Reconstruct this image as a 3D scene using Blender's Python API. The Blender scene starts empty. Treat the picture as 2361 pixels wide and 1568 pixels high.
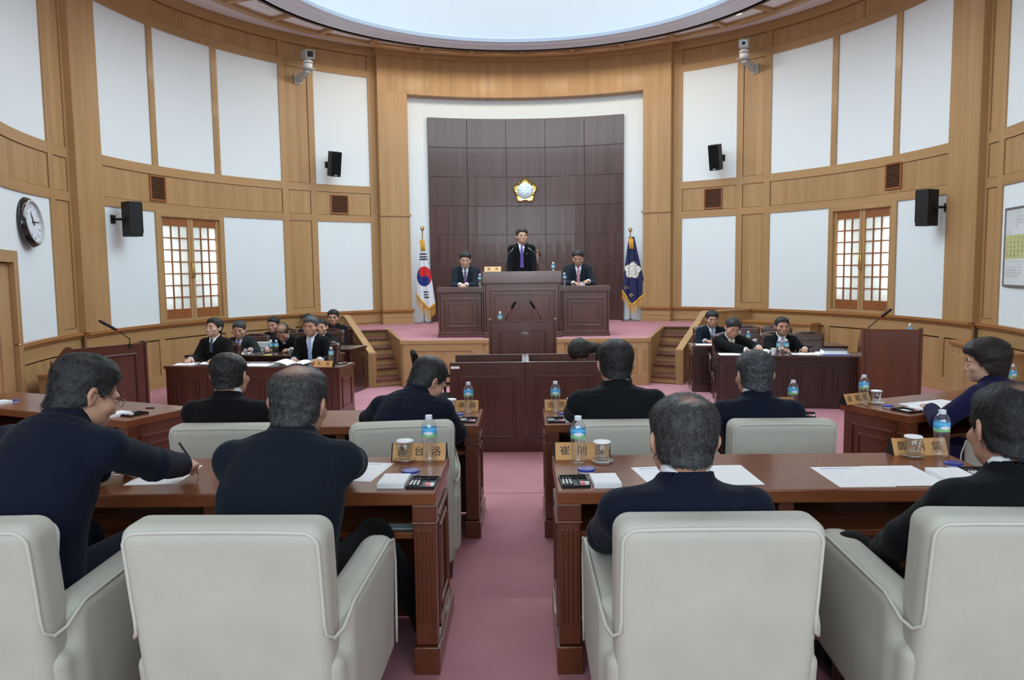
import bpy, bmesh, math, random
import numpy as np
from mathutils import Vector, Matrix
random.seed(4); np.random.seed(4)
PI=math.pi
D=bpy.data; S=bpy.context.scene; C=S.collection
def R(a): return math.radians(a)
# ---------------------------------------------------------------- camera, world, lights, exposure
cam=D.cameras.new('camera'); co=D.objects.new('camera',cam); C.objects.link(co); S.camera=co
cam.sensor_width=36; cam.lens=1793/2361*36; cam.clip_start=.05
co.matrix_world=Matrix.Translation((0,0,1.55))@Matrix.Rotation(R(.97),4,'Z')@Matrix.Rotation(R(90-5.16),4,'X')@Matrix.Rotation(R(-.72),4,'Z')
w=D.worlds.new('world'); S.world=w; w.use_nodes=True
w.node_tree.nodes['Background'].inputs[0].default_value=(.75,.85,1,1); w.node_tree.nodes['Background'].inputs[1].default_value=.6
S.view_settings.view_transform='Standard'; S.view_settings.look='None'; S.view_settings.gamma=1; S.view_settings.use_curve_mapping=False
S.view_settings.exposure=.06
YC=10.58
def light(name,kind,loc,energy,col=(1,1,1),size=1,rot=(0,0,0),**k):
    l=D.lights.new(name,kind); l.energy=energy; l.color=col
    if kind=='AREA': l.shape=k.get('shape','DISK'); l.size=size; l.size_y=k.get('sy',size)
    elif kind=='POINT': l.shadow_soft_size=size
    elif kind=='SPOT': l.shadow_soft_size=size; l.spot_size=R(k.get('cone',90)); l.spot_blend=k.get('blend',.8)
    o=D.objects.new(name,l); C.objects.link(o); o.location=loc; o.rotation_euler=rot; return o
light('dome_daylight','AREA',(0.05,YC,5.4),440,(.70,.90,1),6.4)
light('rear_fill','AREA',(0,-3.1,2.9),375,(.77,.93,1),9.5,(R(87),0,0),shape='RECTANGLE',sy=3.2)  # added cool fill from behind the camera; the rear wall has no window
light('camera_flash','SPOT',(0.05,-.12,1.95),260,(.84,.93,1),.12,(R(90+15),0,0),cone=58)
# ---------------------------------------------------------------- helpers
class MB:
    def __init__(s): s.v=[]; s.f=[]
    def add(s,vs,fs):
        n=len(s.v); s.v+= [tuple(v) for v in vs]; s.f+=[tuple(i+n for i in f) for f in fs]; return s
    def box(s,x0,x1,y0,y1,z0,z1):
        return s.add([(x,y,z) for z in (z0,z1) for x,y in ((x0,y0),(x1,y0),(x1,y1),(x0,y1))],
            [(3,2,1,0),(4,5,6,7),(0,1,5,4),(1,2,6,5),(2,3,7,6),(3,0,4,7)])
    def arc(s,r0,r1,a0,a1,z0,z1,n=None,r1t=None):   # curved block about the room's centre, angles in degrees from +Y
        n=n or max(2,int(abs(a1-a0)/2.5)+1); vs=[]
        for i in range(n+1):
            a=R(a0+(a1-a0)*i/n); sn,cs=math.sin(a),math.cos(a)
            vs+=[(r*sn,YC+r*cs,z) for r,z in ((r0,z0),(r1,z0),(r1,z1),(r0,z1))]
        fs=[(0,1,2,3),tuple(n*4+k for k in (3,2,1,0))]
        for i in range(n):
            b=i*4
            for k in range(4):
                k2=(k+1)%4; fs.append((b+k,b+4+k,b+4+k2,b+k2))
        return s.add(vs,fs)
    def tube(s,pts,r,n=8,cap=True):
        pts=[Vector(p) for p in pts]; rs=r if isinstance(r,(list,tuple)) else [r]*len(pts); vs=[]
        t0=(pts[1]-pts[0]).normalized(); up=Vector((0,0,1)) if abs(t0.z)<.9 else Vector((1,0,0))
        u=t0.cross(up).normalized()
        for i,p in enumerate(pts):
            t=(pts[min(i+1,len(pts)-1)]-pts[max(i-1,0)]).normalized()
            u=(u-t*u.dot(t)).normalized(); v=t.cross(u)
            vs+=[p+(u*math.cos(2*PI*k/n)+v*math.sin(2*PI*k/n))*rs[i] for k in range(n)]
        fs=[(i*n+k,i*n+(k+1)%n,(i+1)*n+(k+1)%n,(i+1)*n+k) for i in range(len(pts)-1) for k in range(n)]
        if cap: fs+=[tuple(range(n))[::-1],tuple((len(pts)-1)*n+k for k in range(n))]
        return s.add(vs,fs)
    def lathe(s,prof,c=(0,0,0),n=20,cap=True):
        vs=[(c[0]+r*math.cos(2*PI*k/n),c[1]+r*math.sin(2*PI*k/n),c[2]+z) for r,z in prof for k in range(n)]
        m=len(prof)
        fs=[(i*n+k,i*n+(k+1)%n,(i+1)*n+(k+1)%n,(i+1)*n+k) for i in range(m-1) for k in range(n)]
        if cap and prof[0][0]>1e-4: fs.append(tuple(range(n))[::-1])
        if cap and prof[-1][0]>1e-4: fs.append(tuple((m-1)*n+k for k in range(n)))
        return s.add(vs,fs)
    def prism(s,poly,z0,z1):
        n=len(poly)
        return s.add([(x,y,z0) for x,y in poly]+[(x,y,z1) for x,y in poly],
            [tuple(range(n))[::-1],tuple(range(n,2*n))]+[(i,(i+1)%n,n+(i+1)%n,n+i) for i in range(n)])
    def xf(s,M,start=0):
        s.v[start:]=[tuple(M@Vector(v)) for v in s.v[start:]]; return s
    def mesh(s,name):
        m=D.meshes.new(name); m.from_pydata(s.v,[],s.f); m.update(); return m
def obj(name,mb,mat,parent=None,bev=0,smooth=False,label=None,seg=2):
    m=mb.mesh(name) if isinstance(mb,MB) else mb
    if mat and not m.materials: m.materials.append(mat)
    o=D.objects.new(name,m); C.objects.link(o)
    if parent: o.parent=parent
    if bev:
        b=o.modifiers.new('bevel','BEVEL'); b.width=bev; b.segments=seg; b.limit_method='ANGLE'; b.angle_limit=R(40); b.harden_normals=False
    if smooth:
        for p in m.polygons: p.use_smooth=True
        if smooth!=True:
            try: m.set_sharp_from_angle(angle=R(smooth))
            except Exception: pass
    if label: o['label']=label
    return o
def tag(o,label,cat,group=None):
    o['label']=label; o['category']=cat
    if group: o['group']=group
    return o
def thing(name,label,cat,loc=(0,0,0),rz=0,group=None):
    o=D.objects.new(name,None); C.objects.link(o); o.location=loc; o.rotation_euler=(0,0,rz); o.empty_display_size=.1
    return tag(o,label,cat,group)
def struct(name,mb,mat,parent=None,bev=0,smooth=False):
    o=obj(name,mb,mat,parent,bev,smooth); o['kind']='structure'; return o
def dup(root,loc,rz,label=None,group=None):
    r=root.copy(); C.objects.link(r); r.location=loc; r.rotation_euler=(0,0,rz)
    if label: r['label']=label
    if group: r['group']=group
    for ch in list(root.children):
        c=ch.copy(); C.objects.link(c); c.parent=r
        for g in ch.children:
            d=g.copy(); C.objects.link(d); d.parent=c
    return r
# ---------------------------------------------------------------- materials
def mat(name,col,rough=.5,metal=0,coat=0,spec=.5,**k):
    m=D.materials.new(name); m.use_nodes=True; b=m.node_tree.nodes['Principled BSDF']
    b.inputs['Base Color'].default_value=(*col,1); b.inputs['Roughness'].default_value=rough; b.inputs['Metallic'].default_value=metal
    b.inputs['Coat Weight'].default_value=coat; b.inputs['Coat Roughness'].default_value=.08; b.inputs['Specular IOR Level'].default_value=spec
    for kk,v in k.items(): b.inputs[kk.replace('_',' ')].default_value=v
    return m
class NT:
    def __init__(s,m): s.t=m.node_tree; s.b=s.t.nodes['Principled BSDF']
    def n(s,typ,ins=(),**k):
        x=s.t.nodes.new('ShaderNode'+typ)
        for a,v in k.items(): setattr(x,a,v)
        for i,v in (ins.items() if isinstance(ins,dict) else enumerate(ins)):
            if v is None: continue
            if isinstance(v,bpy.types.NodeSocket): s.t.links.new(v,x.inputs[i])
            else: x.inputs[i].default_value=v
        return x
    def math(s,op,a,b=None,c=None): return s.n('Math',[a,b,c],operation=op).outputs[0]
    def out(s,sock,inp): s.t.links.new(sock,s.b.inputs[inp])
    def ramp(s,fac,stops):
        r=s.n('ValToRGB',[fac]); e=r.color_ramp.elements
        while len(e)<len(stops): e.new(.5)
        for x,(p,c) in zip(e,stops): x.position=p; x.color=(*c,1)
        return r.outputs[0]
    def mix(s,f,a,b,bt='MIX'):
        x=s.n('Mix',data_type='RGBA',blend_type=bt)
        for i,v in ((0,f),(6,a),(7,b)):
            if isinstance(v,bpy.types.NodeSocket): s.t.links.new(v,x.inputs[i])
            else: x.inputs[i].default_value=v if i==0 else (*v,1)
        return x.outputs[2]
    def bump(s,h,strength=.2,dist=.01):
        x=s.n('Bump',{'Strength':strength,'Distance':dist,'Height':h}); s.out(x.outputs[0],'Normal')
def wood(name,c1,c2,axis='z',rough=.4,coat=0,curved=False,strip=0,grain=1.,spec=.5):
    m=mat(name,c1,rough,0,coat,spec); t=NT(m)
    tc=t.n('TexCoord').outputs['Object']; xyz=t.n('SeparateXYZ',[tc])
    X,Y,Z=xyz.outputs
    if curved:
        ang=t.math('ARCTAN2',X,t.math('SUBTRACT',Y,YC)); X=t.math('MULTIPLY',ang,6.0); Y=0.0
    rnd=t.n('ObjectInfo').outputs['Random']; off=t.math('MULTIPLY',rnd,37.)
    sc={'x':(.06,1,1),'y':(1,.06,1),'z':(1,1,.06)}[axis]
    comps=[]
    for v,k in zip((X,Y,Z),sc):
        comps.append(t.math('MULTIPLY_ADD',v,k*grain,off) if not isinstance(v,float) else off)
    vec=t.n('CombineXYZ',comps).outputs[0]
    n1=t.n('TexNoise',{'Vector':vec,'Scale':9.,'Detail':5.,'Roughness':.6}).outputs[0]
    n2=t.n('TexNoise',{'Vector':vec,'Scale':55.,'Detail':3.,'Roughness':.6}).outputs[0]
    f=t.math('ADD',t.math('MULTIPLY',n1,.65),t.math('MULTIPLY',n2,.35))
    if strip:
        q=t.math('FLOOR',t.math('DIVIDE',X if axis=='z' else Z,strip))
        wn=t.n('TexWhiteNoise',{'W':t.math('ADD',q,t.math('MULTIPLY',rnd,91.))},noise_dimensions='1D').outputs[0]
        f=t.math('ADD',f,t.math('MULTIPLY',t.math('SUBTRACT',wn,.5),.24))
    f=t.math('ADD',f,t.math('MULTIPLY',t.math('SUBTRACT',rnd,.5),.1))
    t.out(t.ramp(f,[(.3,c2),(.7,c1)]),'Base Color')
    t.bump(n2,.06,.002)
    return m
M={}
OAK1,OAK2=(.45,.26,.112),(.34,.188,.074)
M['oak']=wood('oak_veneer',OAK1,OAK2,'z',.5,.05,True,.11)
M['oak_h']=wood('oak_horizontal',OAK1,OAK2,'x',.5,.05,True)
M['oak_flat']=wood('oak_flat',OAK1,OAK2,'z',.5,.05,False,.12)
M['oak_x']=wood('oak_board',OAK1,OAK2,'x',.5,.05)
M['oak_rail']=wood('oak_rail',(.40,.18,.06),(.30,.125,.04),'x',.35,.2,True)
M['oak_dark']=mat('oak_groove',(.09,.05,.022),.6)
M['tread']=wood('tread_wood',(.16,.045,.03),(.09,.025,.018),'x',.4,.2)
M['shoji']=wood('shoji_wood',(.33,.115,.035),(.22,.07,.02),'z',.4,.1)
MAH1,MAH2=(.105,.030,.017),(.052,.014,.009)
M['mah']=wood('mahogany',MAH1,MAH2,'z',.3,.5,False,0,1.)
M['mah_x']=wood('mahogany_top',MAH1,MAH2,'x',.28,.5)
M['dmah']=wood('dark_mahogany',(.05,.016,.012),(.022,.008,.006),'z',.3,.45)
M['dmah_x']=wood('dark_mahogany_top',(.06,.02,.014),(.028,.01,.007),'x',.3,.45)
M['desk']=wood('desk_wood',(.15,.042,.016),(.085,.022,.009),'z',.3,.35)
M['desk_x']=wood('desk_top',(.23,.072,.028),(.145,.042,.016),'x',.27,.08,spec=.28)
M['plate']=wood('plate_wood',(.68,.36,.13),(.55,.27,.09),'x',.45,.1)
M['panel_dark']=wood('walnut_panel',(.088,.040,.032),(.052,.022,.019),'z',.32,.25,True,.05)
M['white']=mat('white_wall_cloth',(.745,.79,.815),.85,spec=.2)
_t=NT(M['white']); _n=_t.n('TexNoise',{'Vector':_t.n('TexCoord').outputs['Object'],'Scale':420.,'Detail':2.}).outputs[0]; _t.bump(_n,.12,.003)
M['ceil']=mat('ceiling_white',(.84,.86,.88),.8,spec=.2)
M['ring']=mat('ring_white',(.74,.85,.97),.5)
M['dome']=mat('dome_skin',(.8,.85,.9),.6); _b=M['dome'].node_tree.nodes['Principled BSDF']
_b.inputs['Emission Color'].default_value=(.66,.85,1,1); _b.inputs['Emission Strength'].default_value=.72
M['black']=mat('black_plastic',(.008,.008,.009),.5,spec=.3)
M['cloth_black']=mat('speaker_cloth',(.006,.0065,.007),.9,spec=.15)
M['grey']=mat('grey_paint',(.45,.46,.45),.45)
M['glassblk']=mat('lens_glass',(.01,.015,.04),.05,coat=1)
M['chrome']=mat('chrome',(.7,.7,.72),.2,1)
M['steel']=mat('steel_pole',(.45,.45,.46),.25,1)
M['gold']=mat('gold',(.75,.55,.18),.22,1)
M['brass']=mat('brass',(.7,.5,.2),.3,1)
M['paper']=mat('paper',(.86,.87,.88),.7,spec=.2)
M['whitep']=mat('white_plastic',(.85,.86,.87),.4)
M['blue']=mat('blue_plastic',(.03,.045,.3),.35)
M['red']=mat('red_plastic',(.6,.03,.03),.4)
M['bluecap']=mat('blue_cap',(.04,.07,.5),.4)
M['orange']=mat('orange_plastic',(.9,.25,.06),.4)
M['pink']=mat('pink_plastic',(.9,.25,.28),.4)
M['ink']=mat('ink',(.012,.012,.014),.6)
M['sheetblue']=mat('print_blue',(.35,.42,.75),.7)
M['sheetgrey']=mat('print_grey',(.68,.69,.74),.7)
def carpet():
    m=mat('carpet',(.42,.21,.24),.95,spec=.1); t=NT(m); tc=t.n('TexCoord').outputs['Object']
    a=t.n('TexNoise',{'Vector':tc,'Scale':2.2,'Detail':4.}).outputs[0]; b=t.n('TexNoise',{'Vector':tc,'Scale':700.,'Detail':2.}).outputs[0]
    f=t.math('ADD',t.math('MULTIPLY',a,.6),t.math('MULTIPLY',b,.4))
    t.out(t.ramp(f,[(.3,(.40,.175,.205)),(.7,(.53,.25,.285))]),'Base Color'); t.bump(b,.5,.004); return m
M['carpet']=carpet()
def fabric(name,c1,c2,sc=330,axis=None):
    m=mat(name,c1,.9,spec=.15); t=NT(m); tc=t.n('TexCoord').outputs['Object']; x=t.n('SeparateXYZ',[tc]).outputs
    nn=t.n('SeparateXYZ',[t.n('TexCoord').outputs['Normal']]).outputs
    ax=t.math('GREATER_THAN',t.math('ABSOLUTE',nn[0]),.7); az=t.math('GREATER_THAN',t.math('ABSOLUTE',nn[2]),.7)
    cu_=t.math('ADD',t.math('MULTIPLY',x[0],t.math('SUBTRACT',1.,ax)),t.math('MULTIPLY',x[1],ax)); cv_=t.math('ADD',t.math('MULTIPLY',x[2],t.math('SUBTRACT',1.,az)),t.math('MULTIPLY',x[1],az))
    u=t.math('SINE',t.math('MULTIPLY',cu_,sc)); v=t.math('SINE',t.math('MULTIPLY',cv_,sc))
    p=t.math('MULTIPLY_ADD',t.math('MULTIPLY',u,v),.5,.5)
    n=t.n('TexNoise',{'Vector':tc,'Scale':6.,'Detail':3.}).outputs[0]
    f=t.math('ADD',t.math('MULTIPLY',p,.6),t.math('MULTIPLY',n,.4))
    t.out(t.ramp(f,[(.2,c2),(.75,c1)]),'Base Color'); t.bump(p,.2,.002); return m
M['cream']=fabric('cream_weave',(.56,.55,.48),(.40,.395,.35),1150)
M['welt']=mat('cream_piping',(.55,.54,.48),.8,spec=.2)
M['leather']=mat('brown_leather',(.06,.022,.016),.35,coat=.2)
def clear(name,tint,g=.12,ro=.06):
    m=mat(name,tint,.05); t=NT(m); o=[n for n in t.t.nodes if n.type=='OUTPUT_MATERIAL'][0]; t.t.nodes.remove(t.b)
    lw=t.n('LayerWeight',{'Blend':.35}).outputs['Facing']; f=t.math('ADD',t.math('MULTIPLY',t.math('POWER',lw,2.5),.55),g*.5)
    x=t.n('MixShader',[f,t.n('BsdfTransparent',[(*tint,1)]).outputs[0],t.n('BsdfGlossy',{'Color':(.9,.93,.96,1),'Roughness':ro}).outputs[0]]); t.t.links.new(x.outputs[0],o.inputs[0]); return m
M['crystal']=clear('pressed_glass',(.90,.92,.92),.55,.22); M['glass']=clear('clear_plastic',(.93,.95,.96),.26,.12); M['water']=clear('drinking_glass',(.94,.95,.95)); M['mattcup']=clear('translucent_cup',(.80,.83,.84),.3)
# ---------------------------------------------------------------- people: signed distance bodies meshed with surface nets
F4=np.float32
def V3(*a): return np.array(a,F4)
def nrm(v): v=np.asarray(v,F4); return v/max(1e-9,float(np.linalg.norm(v)))
def rc(P,a,b,ra,rb):
    a=np.asarray(a,F4); ba=np.asarray(b,F4)-a; pa=P-a
    h=np.clip(pa@ba/max(1e-9,float(ba@ba)),0,1)
    return np.linalg.norm(pa-h[:,None]*ba,axis=1)-(ra+(rb-ra)*h)
def ell(P,c,r,Rm=None):
    p=P-np.asarray(c,F4)
    if Rm is not None: p=p@Rm
    r=np.asarray(r,F4); q=p/r; k0=np.linalg.norm(q,axis=1); k1=np.linalg.norm(q/r,axis=1)
    return k0*(k0-1)/np.maximum(k1,1e-6)
def rbox(P,c,h,r,Rm=None):
    p=P-np.asarray(c,F4)
    if Rm is not None: p=p@Rm
    q=np.abs(p)-np.asarray(h,F4)+r
    return np.linalg.norm(np.maximum(q,0),axis=1)+np.minimum(q.max(axis=1),0)-r
def smin(a,b,k):
    h=np.clip(.5+.5*(b-a)/k,0,1); return b*(1-h)+a*h-k*h*(1-h)
def smax(a,b,k): return -smin(-a,-b,k)
def rotm(yaw,pitch,roll):   # columns are the local axes; pitch > 0 looks down, yaw > 0 turns left
    return np.array(Matrix.Rotation(R(yaw),3,'Z')@Matrix.Rotation(R(-pitch),3,'X')@Matrix.Rotation(R(roll),3,'Y'),F4)
def nets(f,lo,hi,h,proj=1,fine=None,hc=.0095):
    if fine is None:
        ax=[a+np.arange(int(math.ceil((b-a)/h/4))*4+1,dtype=F4)*F4(h) for a,b in zip(lo,hi)]
    else:                                # finer spacing where the head and the visible hands are
        ax=[]
        for i in range(3):
            x=float(lo[i]); l=[x]
            while x<hi[i] or len(l)%4!=1:
                x+=h if any(c[i]-r<x<c[i]+r for c,r in fine) else hc
                l.append(x)
            ax.append(np.array(l,F4))
    n=[len(a) for a in ax]
    def pts(idx): return np.stack([ax[i][idx[i]] for i in range(3)],1)
    gc=np.stack(np.meshgrid(*[np.arange(0,n[i],4) for i in range(3)],indexing='ij'),-1); cs=gc.shape[:3]
    g=gc.reshape(-1,3); dc=f(pts([g[:,0],g[:,1],g[:,2]])).reshape(cs)
    st=[np.diff(a[::4]) for a in ax]; st=[np.maximum(np.append(t,t[-1]),np.append(t[0],t)) for t in st]
    act=np.abs(dc)<.62*np.sqrt(st[0][:,None,None]**2+st[1][None,:,None]**2+st[2][None,None,:]**2)*1.9
    m=np.zeros([s-1 for s in cs],bool)
    for i in (0,1):
        for j in (0,1):
            for k in (0,1): m|=act[i:cs[0]-1+i,j:cs[1]-1+j,k:cs[2]-1+k]
    pm=np.zeros(n,bool)
    mm=m.repeat(4,0).repeat(4,1).repeat(4,2)
    for i in (0,1):
        for j in (0,1):
            for k in (0,1): pm[i:n[0]-1+i,j:n[1]-1+j,k:n[2]-1+k]|=mm
    sg=np.sign(dc)
    d=sg.repeat(4,0).repeat(4,1).repeat(4,2)[:n[0],:n[1],:n[2]].astype(F4)
    idx=np.nonzero(pm); d[idx]=f(pts(idx))
    ins=d<0
    cnt=sum(ins[i:n[0]-1+i,j:n[1]-1+j,k:n[2]-1+k].astype(np.int8) for i in (0,1) for j in (0,1) for k in (0,1))
    cell=np.nonzero((cnt>0)&(cnt<8)); nv=len(cell[0])
    vid=np.full(cnt.shape,-1,np.int32); vid[cell]=np.arange(nv)
    cr=[(i,j,k) for i in (0,1) for j in (0,1) for k in (0,1)]
    val={c:d[cell[0]+c[0],cell[1]+c[1],cell[2]+c[2]] for c in cr}
    acc=np.zeros((nv,3),F4); num=np.zeros(nv,F4)
    for a in cr:
        for b in cr:
            if a<b and sum(abs(x-y) for x,y in zip(a,b))==1:
                da,db=val[a],val[b]; x=(da<0)!=(db<0); t=np.where(x,da/np.where(x,da-db,1),0)
                acc+=np.where(x[:,None],np.array(a,F4)+t[:,None]*(np.array(b,F4)-np.array(a,F4)),0); num+=x
    fr=acc/num[:,None]; v=np.stack([ax[i][cell[i]]+fr[:,i]*(ax[i][cell[i]+1]-ax[i][cell[i]]) for i in range(3)],1).astype(F4)
    for _ in range(proj):
        e=h*.5; d0=f(v); gr=np.stack([f(v+np.eye(3,dtype=F4)[i]*e)-d0 for i in range(3)],1)/e
        gl=(gr*gr).sum(1); v=v-np.clip(d0/np.maximum(gl,.2),-h*.6,h*.6)[:,None]*gr
    quads=[]
    for a in range(3):
        b,c=(a+1)%3,(a+2)%3
        sl0=[slice(None)]*3; sl1=[slice(None)]*3; sl0[a]=slice(0,-1); sl1[a]=slice(1,None)
        s0,s1=ins[tuple(sl0)],ins[tuple(sl1)]
        e=np.nonzero(s0!=s1); e=np.stack(e,1); ok=(e[:,b]>0)&(e[:,c]>0)&(e[:,b]<n[b]-1)&(e[:,c]<n[c]-1); e=e[ok]
        fl=s0[e[:,0],e[:,1],e[:,2]]
        def g_(ob,oc):
            q=e.copy(); q[:,b]-=ob; q[:,c]-=oc; return vid[q[:,0],q[:,1],q[:,2]]
        q=np.stack([g_(1,1),g_(0,1),g_(0,0),g_(1,0)],1); q[~fl]=q[~fl][:,::-1]
        quads.append(q)
    return v,np.concatenate(quads)
def npmesh(name,v,q,smooth=True):
    m=D.meshes.new(name); m.vertices.add(len(v)); m.vertices.foreach_set('co',np.asarray(v,F4).ravel())
    k=q.shape[1]; m.loops.add(q.size); m.loops.foreach_set('vertex_index',q.astype(np.int32).ravel())
    m.polygons.add(len(q)); m.polygons.foreach_set('loop_start',np.arange(0,q.size,k,dtype=np.int32)); m.polygons.foreach_set('loop_total',np.full(len(q),k,np.int32))
    if smooth: m.polygons.foreach_set('use_smooth',np.ones(len(q),bool))
    m.update(calc_edges=True); m.validate(); return m
def noise3(P,s,seed=0):
    r=np.random.RandomState(seed); o=np.zeros(len(P),F4)
    for _ in range(5):
        k=r.normal(size=3)*s; o+=np.sin(P@k.astype(F4)+r.rand()*6.28)
    return o/5
def skinmat(name,c): 
    m=mat(name,c,.5,spec=.35,**{'Subsurface_Weight':.12,'Subsurface_Scale':.02})
    m.node_tree.nodes['Principled BSDF'].inputs['Subsurface Radius'].default_value=(1,.35,.2); return m
SKIN=[skinmat('skin_a',(.50,.27,.185)),skinmat('skin_b',(.43,.225,.15)),skinmat('skin_c',(.56,.33,.24))]
def suitmat(name,c,sheen=.04):
    m=mat(name,c,.9,spec=.12,**{'Sheen_Weight':sheen,'Sheen_Roughness':.5}); t=NT(m)
    n=t.n('TexNoise',{'Vector':t.n('TexCoord').outputs['Object'],'Scale':260.,'Detail':2.}).outputs[0]; t.bump(n,.25,.002); return m
SUIT={'navy':suitmat('navy_wool',(.0055,.0085,.020)),'black':suitmat('black_wool',(.0045,.005,.0065)),'charcoal':suitmat('charcoal_wool',(.0065,.008,.011)),
 'slate':suitmat('slate_wool',(.015,.019,.027)),'grey':suitmat('grey_wool',(.020,.022,.025)),'indigo':suitmat('indigo_wool',(.011,.010,.046)),'brownblack':suitmat('dark_knit',(.008,.0065,.0055)),'plaid':suitmat('blue_plaid',(.03,.045,.08)),'bluedark':suitmat('blue_black_wool',(.006,.010,.018))}
def hairmat(name,c1,c2,rough=.58):
    m=mat(name,c1,rough,spec=.3); t=NT(m); tc=t.n('TexCoord').outputs['Object']
    n=t.n('TexNoise',{'Vector':tc,'Scale':90.,'Detail':3.,'Distortion':1.}).outputs[0]
    t.out(t.ramp(n,[(.35,c1),(.7,c2)]),'Base Color'); t.bump(n,.4,.004); return m
HAIR={'black':hairmat('black_hair',(.009,.009,.010),(.034,.034,.036)),'grey':hairmat('greying_hair',(.02,.022,.025),(.10,.105,.115)),'brown':hairmat('brown_black_hair',(.010,.008,.007),(.030,.023,.020)),'ash':hairmat('ash_hair',(.02,.02,.021),(.075,.075,.078))}
SHIRT={'white':mat('white_shirt',(.78,.80,.84),.8),'blue':mat('pale_blue_shirt',(.55,.63,.75),.8),'lilac':mat('pale_lilac_shirt',(.66,.62,.74),.8),'dark':mat('dark_shirt',(.012,.013,.015),.8),'print':mat('printed_blouse',(.45,.47,.52),.8)}
def tiemat(name,a,b,s=90):
    m=mat(name,a,.45); t=NT(m); x=t.n('SeparateXYZ',[t.n('TexCoord').outputs['Object']]).outputs
    u=t.math('SINE',t.math('MULTIPLY',t.math('ADD',x[0],x[2]),s)); t.out(t.ramp(t.math('MULTIPLY_ADD',u,.5,.5),[(.45,a),(.6,b)]),'Base Color'); return m
TIE={'purple':tiemat('purple_tie',(.07,.03,.22),(.10,.05,.30)),'plum':tiemat('plum_tie',(.10,.04,.13),(.22,.16,.26)),'pink':tiemat('rose_tie',(.42,.12,.2),(.55,.3,.36)),'navy':tiemat('navy_dotted_tie',(.012,.018,.05),(.08,.10,.18),220),'blue':tiemat('blue_patterned_tie',(.06,.10,.42),(.14,.2,.55)),'sky':tiemat('sky_blue_tie',(.32,.44,.72),(.42,.54,.8)),'slate':tiemat('blue_grey_striped_tie',(.16,.18,.3),(.32,.34,.45)),'yellow':tiemat('yellow_tie',(.55,.42,.14),(.65,.55,.28)),'mauve':tiemat('mauve_tie',(.38,.25,.34),(.5,.4,.46))}
M['browm']=mat('eyebrow',(.012,.009,.008),.7); M['lip']=mat('lip',(.38,.15,.12),.5); M['eye']=mat('dark_eye',(.012,.008,.007),.2); M['eyew']=mat('eye_white',(.6,.58,.56),.3)
M['shoe']=mat('black_shoe',(.01,.01,.011),.25,coat=.3); M['lens']=mat('spectacle_wire',(.25,.22,.2),.25,1)
def thinhair(hc,c,r,skin,stren=.8):
    m=HAIR[hc].copy(); m.name='thinning_hair'; t=NT(m); lk=[l for l in t.t.links if l.to_socket==t.b.inputs['Base Color']][0].from_socket
    tc=t.n('TexCoord').outputs['Object']; v=t.n('VectorMath',[tc,tuple(float(x) for x in c)],operation='DISTANCE').outputs['Value']
    n=t.n('TexNoise',{'Vector':tc,'Scale':130.,'Detail':2.}).outputs[0]
    f=t.math('ADD',t.math('DIVIDE',v,r),t.math('MULTIPLY',t.math('SUBTRACT',n,.5),.9))
    k=t.ramp(f,[(.2,(1,1,1)),(1.1,(0,0,0))]); sk=SKIN[skin].node_tree.nodes['Principled BSDF'].inputs['Base Color'].default_value[:3]
    t.out(t.mix(t.math('MULTIPLY',k,stren),lk,lk),'Base Color')
    x=[n_ for n_ in t.t.nodes if n_.type=='MIX'][-1]; t.t.links.remove([l for l in t.t.links if l.to_socket==x.inputs[7]][0]); x.inputs[7].default_value=(*sk,1)
    return m
TY=np.array([-.2,-.10,-.07,-.04,-.02,-.008,.008,.02,.035,.06,.085,.1,.2],F4)
NAPE=-.125
def hairline(y,st,nape=-.125):
    z={'m':[-.098,-.098,-.096,-.085,-.05,.004,.010,-.008,.018,.056,.078,.080,.080],
       'long':[-.16,-.16,-.16,-.16,-.15,-.14,-.13,-.12,-.09,-.03,.06,.07,.07],
       'w':[-.10,-.10,-.10,-.095,-.08,-.045,-.015,-.012,.015,.045,.065,.07,.07]}[st]
    z=np.array(z,F4)
    if st=='m': z[:3]=nape; z[3]=nape*.55+z[4]*.45
    return np.interp(y,TY,z).astype(F4)
def cranium(p): return smin(ell(p,(0,-.014,.036),(.077,.097,.088)),ell(p,(0,.022,-.03),(.068,.072,.088)),.03)
def head_sdf(p,fat=1.):
    d=cranium(p)
    d=smin(d,ell(p,(0,.030,-.072),(.056*fat,.058,.042)),.03); d=smin(d,ell(p,(0,.070,-.102),(.024,.022,.016)),.025)
    ax=np.abs(p[:,0]); q=np.stack([ax,p[:,1],p[:,2]],1)
    d=smin(d,ell(q,(.046*fat,.058,-.028),(.026,.026,.022)),.02)
    d=smin(d,ell(q,(.028,.081,.020),(.028,.012,.009)),.016)
    d=smax(d,-ell(q,(.033,.105,.001),(.020,.018,.012)),.016)
    d=smin(d,ell(q,(.033,.080,-.002),(.017,.012,.009)),.006)
    d=smin(d,rc(p,(0,.088,.008),(0,.107,-.036),.008,.011),.012); d=smin(d,ell(q,(.012,.094,-.043),(.010,.011,.008)),.008)
    d=smin(d,ell(p,(0,.084,-.074),(.027,.014,.020)),.014)
    d=smin(d,ell(p,(0,.0945,-.067),(.023,.008,.0055)),.004); d=smin(d,ell(p,(0,.0925,-.079),(.019,.008,.0065)),.004)
    d=smax(d,-ell(p,(0,.104,-.073),(.024,.012,.0016)),.003)
    e=q-V3(.080,-.012,-.008); c,s_=math.cos(R(28)),math.sin(R(28)); e=np.stack([e[:,0]*c+e[:,1]*s_,-e[:,0]*s_+e[:,1]*c,e[:,2]],1)
    ear=ell(e,(0.001,0,.006),(.0085,.020,.027)); ear=smin(ear,ell(e,(0,.008,-.020),(.007,.011,.015)),.01)
    ear=smax(ear,-ell(e,(.010,.003,.004),(.008,.011,.017)),.005)
    return smin(d,ear,.006)
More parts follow.
